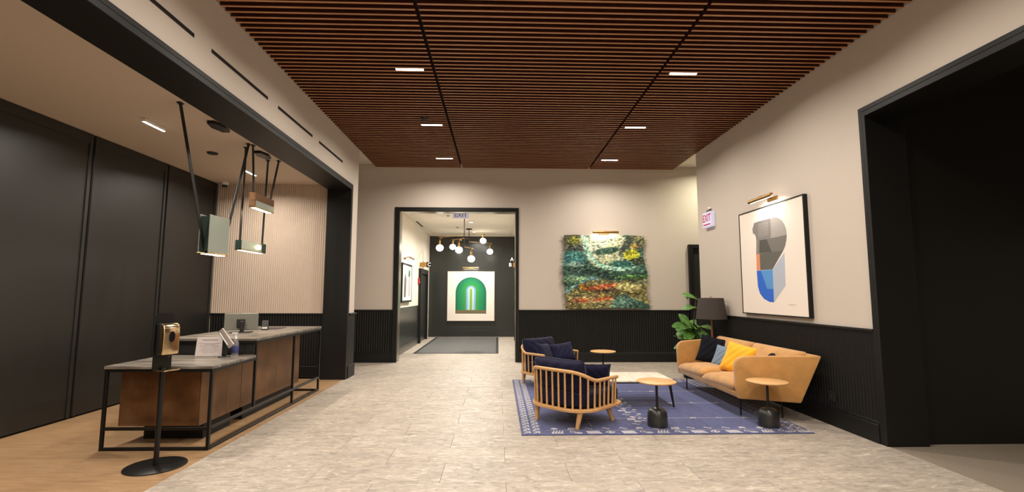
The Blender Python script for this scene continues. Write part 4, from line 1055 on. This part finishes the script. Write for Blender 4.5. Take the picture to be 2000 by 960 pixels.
def armchair(loc, facing, label):
    t = empty('spindle_armchair', (loc[0], loc[1], loc[2]), radians(facing)-pi/2, label=label, cat='armchair', group='oak spindle armchairs with navy cushions')
    outl = rr_plan(0.475, -0.42, 0.505, 0.32, 0.14)
    sec = [(-0.035, -0.012), (-0.028, -0.018), (0.028, -0.018), (0.035, -0.010), (0.035, 0.010), (0.028, 0.018), (-0.028, 0.018), (-0.035, 0.012)]
    inner = [(x*0.93, y*0.93, 0.212) for x, y in outl]
    B().sweep(inner, sec, True).build('seat_frame', 'oak', t, True)
    B().box(-0.37, 0.37, -0.33, 0.42, 0.196, 0.212).build('seat_board', 'darkplastic', t)
    # open rail: side, rear, side
    rp = [(x, y) for x, y in rr_plan(0.465, -0.405, 0.47, 0.33, 0.02) if y < 0.34]
    rp = [(rp[0][0], 0.32)] + [p for p in rp if p[1] < 0.25] + [(rp[-1][0], 0.32)]
    dense = resample(rp, 0.03)
    B().sweep([(x, y, rail_z(y)) for x, y in dense], circ(0.021, 12, 0.022)).build('top_rail', 'oak', t, True)
    sp = resample(rp, 0.0945)
    for x, y in sp[:]:
        if y > 0.3: x, y = x, 0.285
        zt = rail_z(y)
        B().tube((x*0.975, y*0.975, 0.222), (x, y, zt-0.008), 0.0135, 0.011, 10).build('spindle', 'oak', t, True)
    for sx, sy in ((1, 1), (-1, 1), (1, -1), (-1, -1)):
        B().tube((sx*0.335, sy*0.285, 0.198), (sx*(0.385 if sy > 0 else 0.315), sy*0.325, 0.0), 0.036, 0.022, 14).build('leg', 'oak', t, True)
    cp = rr_plan(0.41, -0.345, 0.475, 0.25, 0.10)
    B().prism([(x, y, 0.231) for x, y in cp], (0, 0, 0.175), 0.04, 4).build('seat_cushion', 'navy', t, True)
    o = link('back_cushion', pillow_mesh(0.78, 0.42, 0.20, p=0.3, pinch=0.035), 'navy', t, True)
    o.location = (0, -0.225, 0.58); o.rotation_euler = (radians(14), 0, 0)
    sp_ = tubepath(seam_path(0.78, 0.42, 0.035), 0.005, 'piping', 'navy', o)
    return t
armchair((0.956, 6.268, zr+0.003), 44, 'oak spindle armchair with navy cushions, nearer the viewer, seen from behind')
armchair((0.92, 8.745, zr+0.003), -48, 'oak spindle armchair with navy cushions, farther off near the rear wall')
NAVYG = 'navy pillows on the armchairs'
pillow((1.22, 6.24, 0.57), 82, 24, 0, 0.44, 0.32, 0.13, 'navy', 'navy pillow propped in the nearer armchair', NAVYG)
pillow((0.83, 8.46, 0.575), -30, 26, 6, 0.44, 0.36, 0.13, 'navy', 'navy pillow near the low arm of the farther armchair', NAVYG)
pillow((1.16, 8.66, 0.565), -66, 28, -5, 0.48, 0.35, 0.14, 'navy', 'wider navy pillow near the rear-wall arm of the farther armchair', NAVYG)

# ------------------------------------------------------------------ side tables
def side_table(loc, label, h=0.535):
    t = empty('side_table', loc, random.random()*0.4, label=label, cat='side table', group='round oak side tables on black domed bases')
    B().lathe([(0, h-0.0221), (0.205, h-0.022), (0.228, h-0.018), (0.235, h-0.010), (0.235, h-0.002), (0.232, h), (0, h)], n=48).build('table_top', 'oak_top', t, True)
    B().lathe([(0, 0.215), (0.017, 0.215), (0.0145, 0.3), (0.0145, h-0.04), (0.03, h-0.0222), (0, h-0.0222)], n=20).build('stem', 'steel', t, True)
    B().lathe([(0, 0), (0.116, 0), (0.121, 0.006), (0.119, 0.12), (0.112, 0.165), (0.09, 0.2), (0.055, 0.219), (0.02, 0.226), (0, 0.227)], n=40).build('domed_base', 'dark_marble', t, True)
    return t
side_table((1.945, 5.96, zr), 'round oak side table on black domed base beside the nearer armchair')
side_table((3.30, 5.93, zr), 'round oak side table on black domed base in front of the sofa arm')
side_table((1.96, 9.03, zr), 'round oak side table on black domed base beyond the coffee table')

# ------------------------------------------------------------------ coffee table
t = empty('coffee_table', (2.06, 7.28, zr+0.002), label='low coffee table with cream marble top and black tapered legs', cat='coffee table')
pl = rr_plan(0.46, -0.38, 0.38, 0.06, 0.06, 6)
B().prism([(x, y, 0.345) for x, y in pl], (0, 0, 0.022), 0.004).build('marble_top', 'marble', t)
B().prism([(x*0.93, y*0.92, 0.325) for x, y in pl], (0, 0, 0.0195)).build('under_frame', 'steel', t)
for sx in (-1, 1):
    for sy in (-1, 1): B().tube((sx*0.40, sy*0.32, 0.325), (sx*0.44, sy*0.355, 0), 0.021, 0.013, 14).build('leg', 'steel', t, True)

# ------------------------------------------------------------------ sofa
t = empty('velvet_sofa', (0, 0, 0), label='camel velvet sofa with slanted back and thin black legs', cat='sofa')
def arm_panel(sgn, yf, yrb, yrt, th=0.075):
    o = []
    prof = [(3.135, yf, 0.25), (3.112, yf, 0.40), (3.105, yf, 0.66), (3.115, yf, 0.72), (3.145, yf, 0.765), (3.20, yf, 0.79), (3.30, yf-0.02*sgn*0, 0.80)]
    outer = prof+[(4.035, yrt, 0.835), (3.80, yrb, 0.245)]
    # keep the outer face planar-ish by sliding y with x
    def yy(x, z):
        s = (x-3.13)/(4.035-3.13); return yf+(yrt-yf)*max(0, s)
    outer = [(x, yy(x, z), z) for x, _, z in outer]
    inn = [(x, y+sgn*th, z-0.0) for x, y, z in outer]
    return B().hexa(outer, inn, 0.016, 3).build('arm', 'camel', t, True)
YN, YNR, YFR, YFRR = 6.31, 5.97, 8.42, 8.56
arm_panel(1, YN, 6.07, YNR); arm_panel(-1, YFR, 8.53, YFRR)
B().hexa([(3.80, 6.13, 0.245), (3.80, 8.47, 0.245), (4.035, 8.53, 0.835), (4.035, 6.02, 0.835)], [(3.72, 6.13, 0.27), (3.72, 8.47, 0.27), (3.955, 8.50, 0.845), (3.955, 6.05, 0.845)], 0.016, 3).build('back_shell', 'camel', t, True)
B().hexa([(3.14, YN+0.076, 0.25), (3.14, YFR-0.076, 0.25), (3.775, YFR-0.01, 0.25), (3.775, 6.19, 0.25)], [(3.115, YN+0.076, 0.33), (3.115, YFR-0.076, 0.33), (3.80, YFR-0.01, 0.33), (3.80, 6.19, 0.33)], 0.02, 3).build('seat_base', 'camel', t, True)
def pad_mesh(L, D, T, n=20, e=6, p=0.32, sag=0.0):
    vs, fs = [], []
    for s in (1, -1):
        for j in range(n+1):
            for i in range(n+1):
                u, v = -1+2*i/n, -1+2*j/n
                h = max(0, 1-abs(u)**e)**p*max(0, 1-abs(v)**e)**p
                bl = (1-u*u)*(1-v*v)*sag if s > 0 else 0
                wr = 0.007*sin(u*9+v*4)*sin(v*6+u*2)*h if s > 0 else 0
                vs.append((u*L/2, v*D/2, s*T/2*h+bl+wr))
    m = (n+1)**2
    for s in range(2):
        for j in range(n):
            for i in range(n):
                a = s*m+j*(n+1)+i; q = (a, a+1, a+n+2, a+n+1); fs.append(tuple(reversed(q)) if s else q)
    me = bpy.data.meshes.new('pad'); me.from_pydata(vs, [], fs)
    bm = bmesh.new(); bm.from_mesh(me); bmesh.ops.remove_doubles(bm, verts=bm.verts, dist=0.0008); bm.to_mesh(me); bm.free()
    return me
ym = (YN+YFR)/2; half = (YFR-YN)/2-0.078
for s, nm in ((-1, 'seat_cushion'), (1, 'seat_cushion')):
    o = link(nm, pad_mesh(half+0.01, 0.68, 0.17, sag=0.03), 'camel', t, True); o.location = (3.435, ym+s*half/2, 0.375); o.rotation_euler = (0, radians(3), pi/2)
for s in (-1, 1):
    L = (8.48-6.07)/2
    o = link('back_cushion', pad_mesh(L-0.02, 0.46, 0.15, sag=0.025), 'camel', t, True)
    o.location = (3.815, (6.07+8.48)/2+s*L/2, 0.66)
    o.rotation_euler = Matrix(((0, 0.38, -0.925), (-1, 0, 0), (0, 0.925, 0.38))).to_euler()
for x, y in ((3.22, 6.45), (3.20, 8.22), (3.72, 6.35), (3.72, 8.30)):
    B().tube((x, y, 0.26), (x, y, zr if x < 3.6 else 0.0), 0.010, 0.010, 10).build('leg', 'steel', t, True)
PG = None
pillow((3.62, 8.07, 0.66), 238, 22, 12, 0.50, 0.46, 0.15, 'black_cloth', 'black pillow leaning in the far corner of the sofa')
pillow((3.60, 7.66, 0.60), 215, 26, 8, 0.38, 0.36, 0.12, 'bluegrey', 'small blue-grey pillow between the black and yellow pillows')
pillow((3.60, 7.22, 0.64), 210, 24, 10, 0.50, 0.46, 0.15, 'yellow', 'bright yellow pillow on the sofa')
pillow((3.72, 6.62, 0.62), 150, 24, 6, 0.42, 0.42, 0.13, 'black_cloth', 'black pillow hidden behind the near sofa arm, only its tip showing')

# ------------------------------------------------------------------ floor lamp
t = empty('floor_lamp', (3.865, 8.67, 0.0), label='floor lamp with charcoal drum shade and wooden pole behind the sofa', cat='lamp')
B().lathe([(0, 0.02), (0.15, 0.018), (0.155, 0.0), (0, 0)], n=32).build('base', 'steel', t, True)
B().lathe([(0, 0.02), (0.019, 0.02), (0.019, 0.62), (0.023, 0.64), (0.019, 0.66), (0.017, 1.12), (0, 1.12)], n=20).build('pole', 'walnut', t, True)
B().lathe([(0.264, 1.155), (0.268, 1.155), (0.216, 1.53), (0.212, 1.53)], n=48).build('lamp_shade', 'lampshade', t, True)
B().lathe([(0.0, 1.522), (0.2125, 1.522), (0.2125, 1.526), (0, 1.526)], n=32).build('shade_diffuser', 'lampshade', t)
B().tube((0, 0, 1.12), (0, 0, 1.545), 0.008).build('harp_rod', 'brass', t)
B().lathe([(0, 1.565), (0.012, 1.558), (0.014, 1.545), (0, 1.54)], n=12).build('finial', 'brass', t, True)

# ------------------------------------------------------------------ fiddle-leaf plant
def leaf_mesh(L, W, curl):
    n = 8; vs, fs = [], []
    for k in range(n+1):
        s = k/n; wd = W*(sin(pi*min(1, s*0.93+0.05))**0.8)*(0.62+0.55*s)*(1-0.25*(s < 0.5)*sin(pi*s*2)*0.6)
        y = L*s; z = -curl*s*s*L
        for m, f in enumerate((-1, -0.5, 0, 0.5, 1)):
            vs.append((f*wd*0.5, y, z+abs(f)*0.22*wd*0.5+0.006*sin(k*2.3+f*2)*abs(f)))
    for k in range(n):
        for m in range(4):
            a = k*5+m; fs.append((a, a+1, a+6, a+5))
    me = bpy.data.meshes.new('leaf'); me.from_pydata(vs, [], fs); me.materials.append(M['leaf'])
    for p in me.polygons: p.use_smooth = True
    return me
def midrib_mesh(L, curl):
    b = B(); b.sweep([(0, -0.05, 0.012), (0, 0, 0.004)]+[(0, L*s, -curl*s*s*L+0.002) for s in (0.2, 0.4, 0.6, 0.8, 0.97)], [(0.004, 0), (0, 0.004), (-0.004, 0), (0, -0.004)])
    me = b.mesh('midrib'); me.materials.append(flat('midrib_pale', (150, 176, 96))); return me
LM = [(leaf_mesh(0.30, 0.19, 0.22), midrib_mesh(0.30, 0.22)), (leaf_mesh(0.25, 0.16, 0.38), midrib_mesh(0.25, 0.38)), (leaf_mesh(0.34, 0.21, 0.12), midrib_mesh(0.34, 0.12))]
PLX, PLY = 3.74, 9.34
t = empty('fig_plant', (PLX, PLY, 0), label='fiddle-leaf fig plant behind the sofa and lamp', cat='plant')
B().lathe([(0, 0.005), (0.14, 0.0), (0.15, 0.02), (0.185, 0.36), (0.17, 0.36), (0.16, 0.32), (0, 0.32)], n=32).build('pot', 'rubber', t, True)
B().lathe([(0, 0.325), (0.16, 0.3215)], n=24).build('soil', 'bark', t)
stems = [((0, 0, 0.32), (-0.04, -0.02, 0.7), (-0.08, -0.03, 0.95)), ((0.01, 0, 0.32), (0.03, 0.01, 0.8), (0.06, -0.02, 1.05)), ((0, 0.01, 0.32), (0.06, 0.02, 0.9), (0.12, -0.03, 1.56))]
for st in stems: B().sweep(st, circ(0.011, 8)).build('stem', 'bark', t, True)
def leaf(px, py, pz, az, pitch, roll, k):
    me, mr = LM[k]
    o = bpy.data.objects.new('leaf', me); COL.objects.link(o); o.parent = t; o.location = (px, py, pz)
    o.rotation_euler = (Matrix.Rotation(radians(az)-pi/2, 3, 'Z') @ Matrix.Rotation(radians(pitch), 3, 'X') @ Matrix.Rotation(radians(roll), 3, 'Y')).to_euler()
    r = bpy.data.objects.new('midrib', mr); COL.objects.link(r); r.parent = o
    return o
# two large pale leaves that reach out towards the room
leaf(-0.10, -0.20, 0.97, 188, 8, -52, 2); leaf(-0.09, -0.20, 0.98, 170, 58, -62, 0)
leaf(0.12, -0.05, 1.50, 180, 35, -40, 1); leaf(0.10, -0.05, 1.34, 180, 8, -40, 1)
for q in ((0.06, -0.12, 0.95, 200, 20, -40, 0), (0.16, -0.14, 0.92, 250, -15, -10, 0), (0.16, -0.08, 0.98, 292, 10, 20, 1), (0.02, -0.16, 0.86, 215, -10, -35, 2), (0.14, -0.16, 0.84, 260, -20, 0, 1), (0.18, -0.02, 0.86, 280, -5, 20, 1)): leaf(*q); leaf(-0.03, 0.02, 1.50, 80, 50, 0, 1)
for k in range(22):
    st = stems[k % 3]; s = 0.45+0.5*rg.random()
    a, b, c = [Vector(p) for p in st]; p = a*(1-s)**2+b*2*s*(1-s)+c*s*s
    az = rg.choice((160, 190, 215, 240, 265, 285, 120, 90))+rg.uniform(-14, 14)
    if p.z > 1.15: az = rg.choice((170, 200, 90))
    leaf(p.x, p.y, max(0.62, min(p.z, 0.98)), az, rg.uniform(-25, 35), rg.uniform(-45, 5), k % 3)
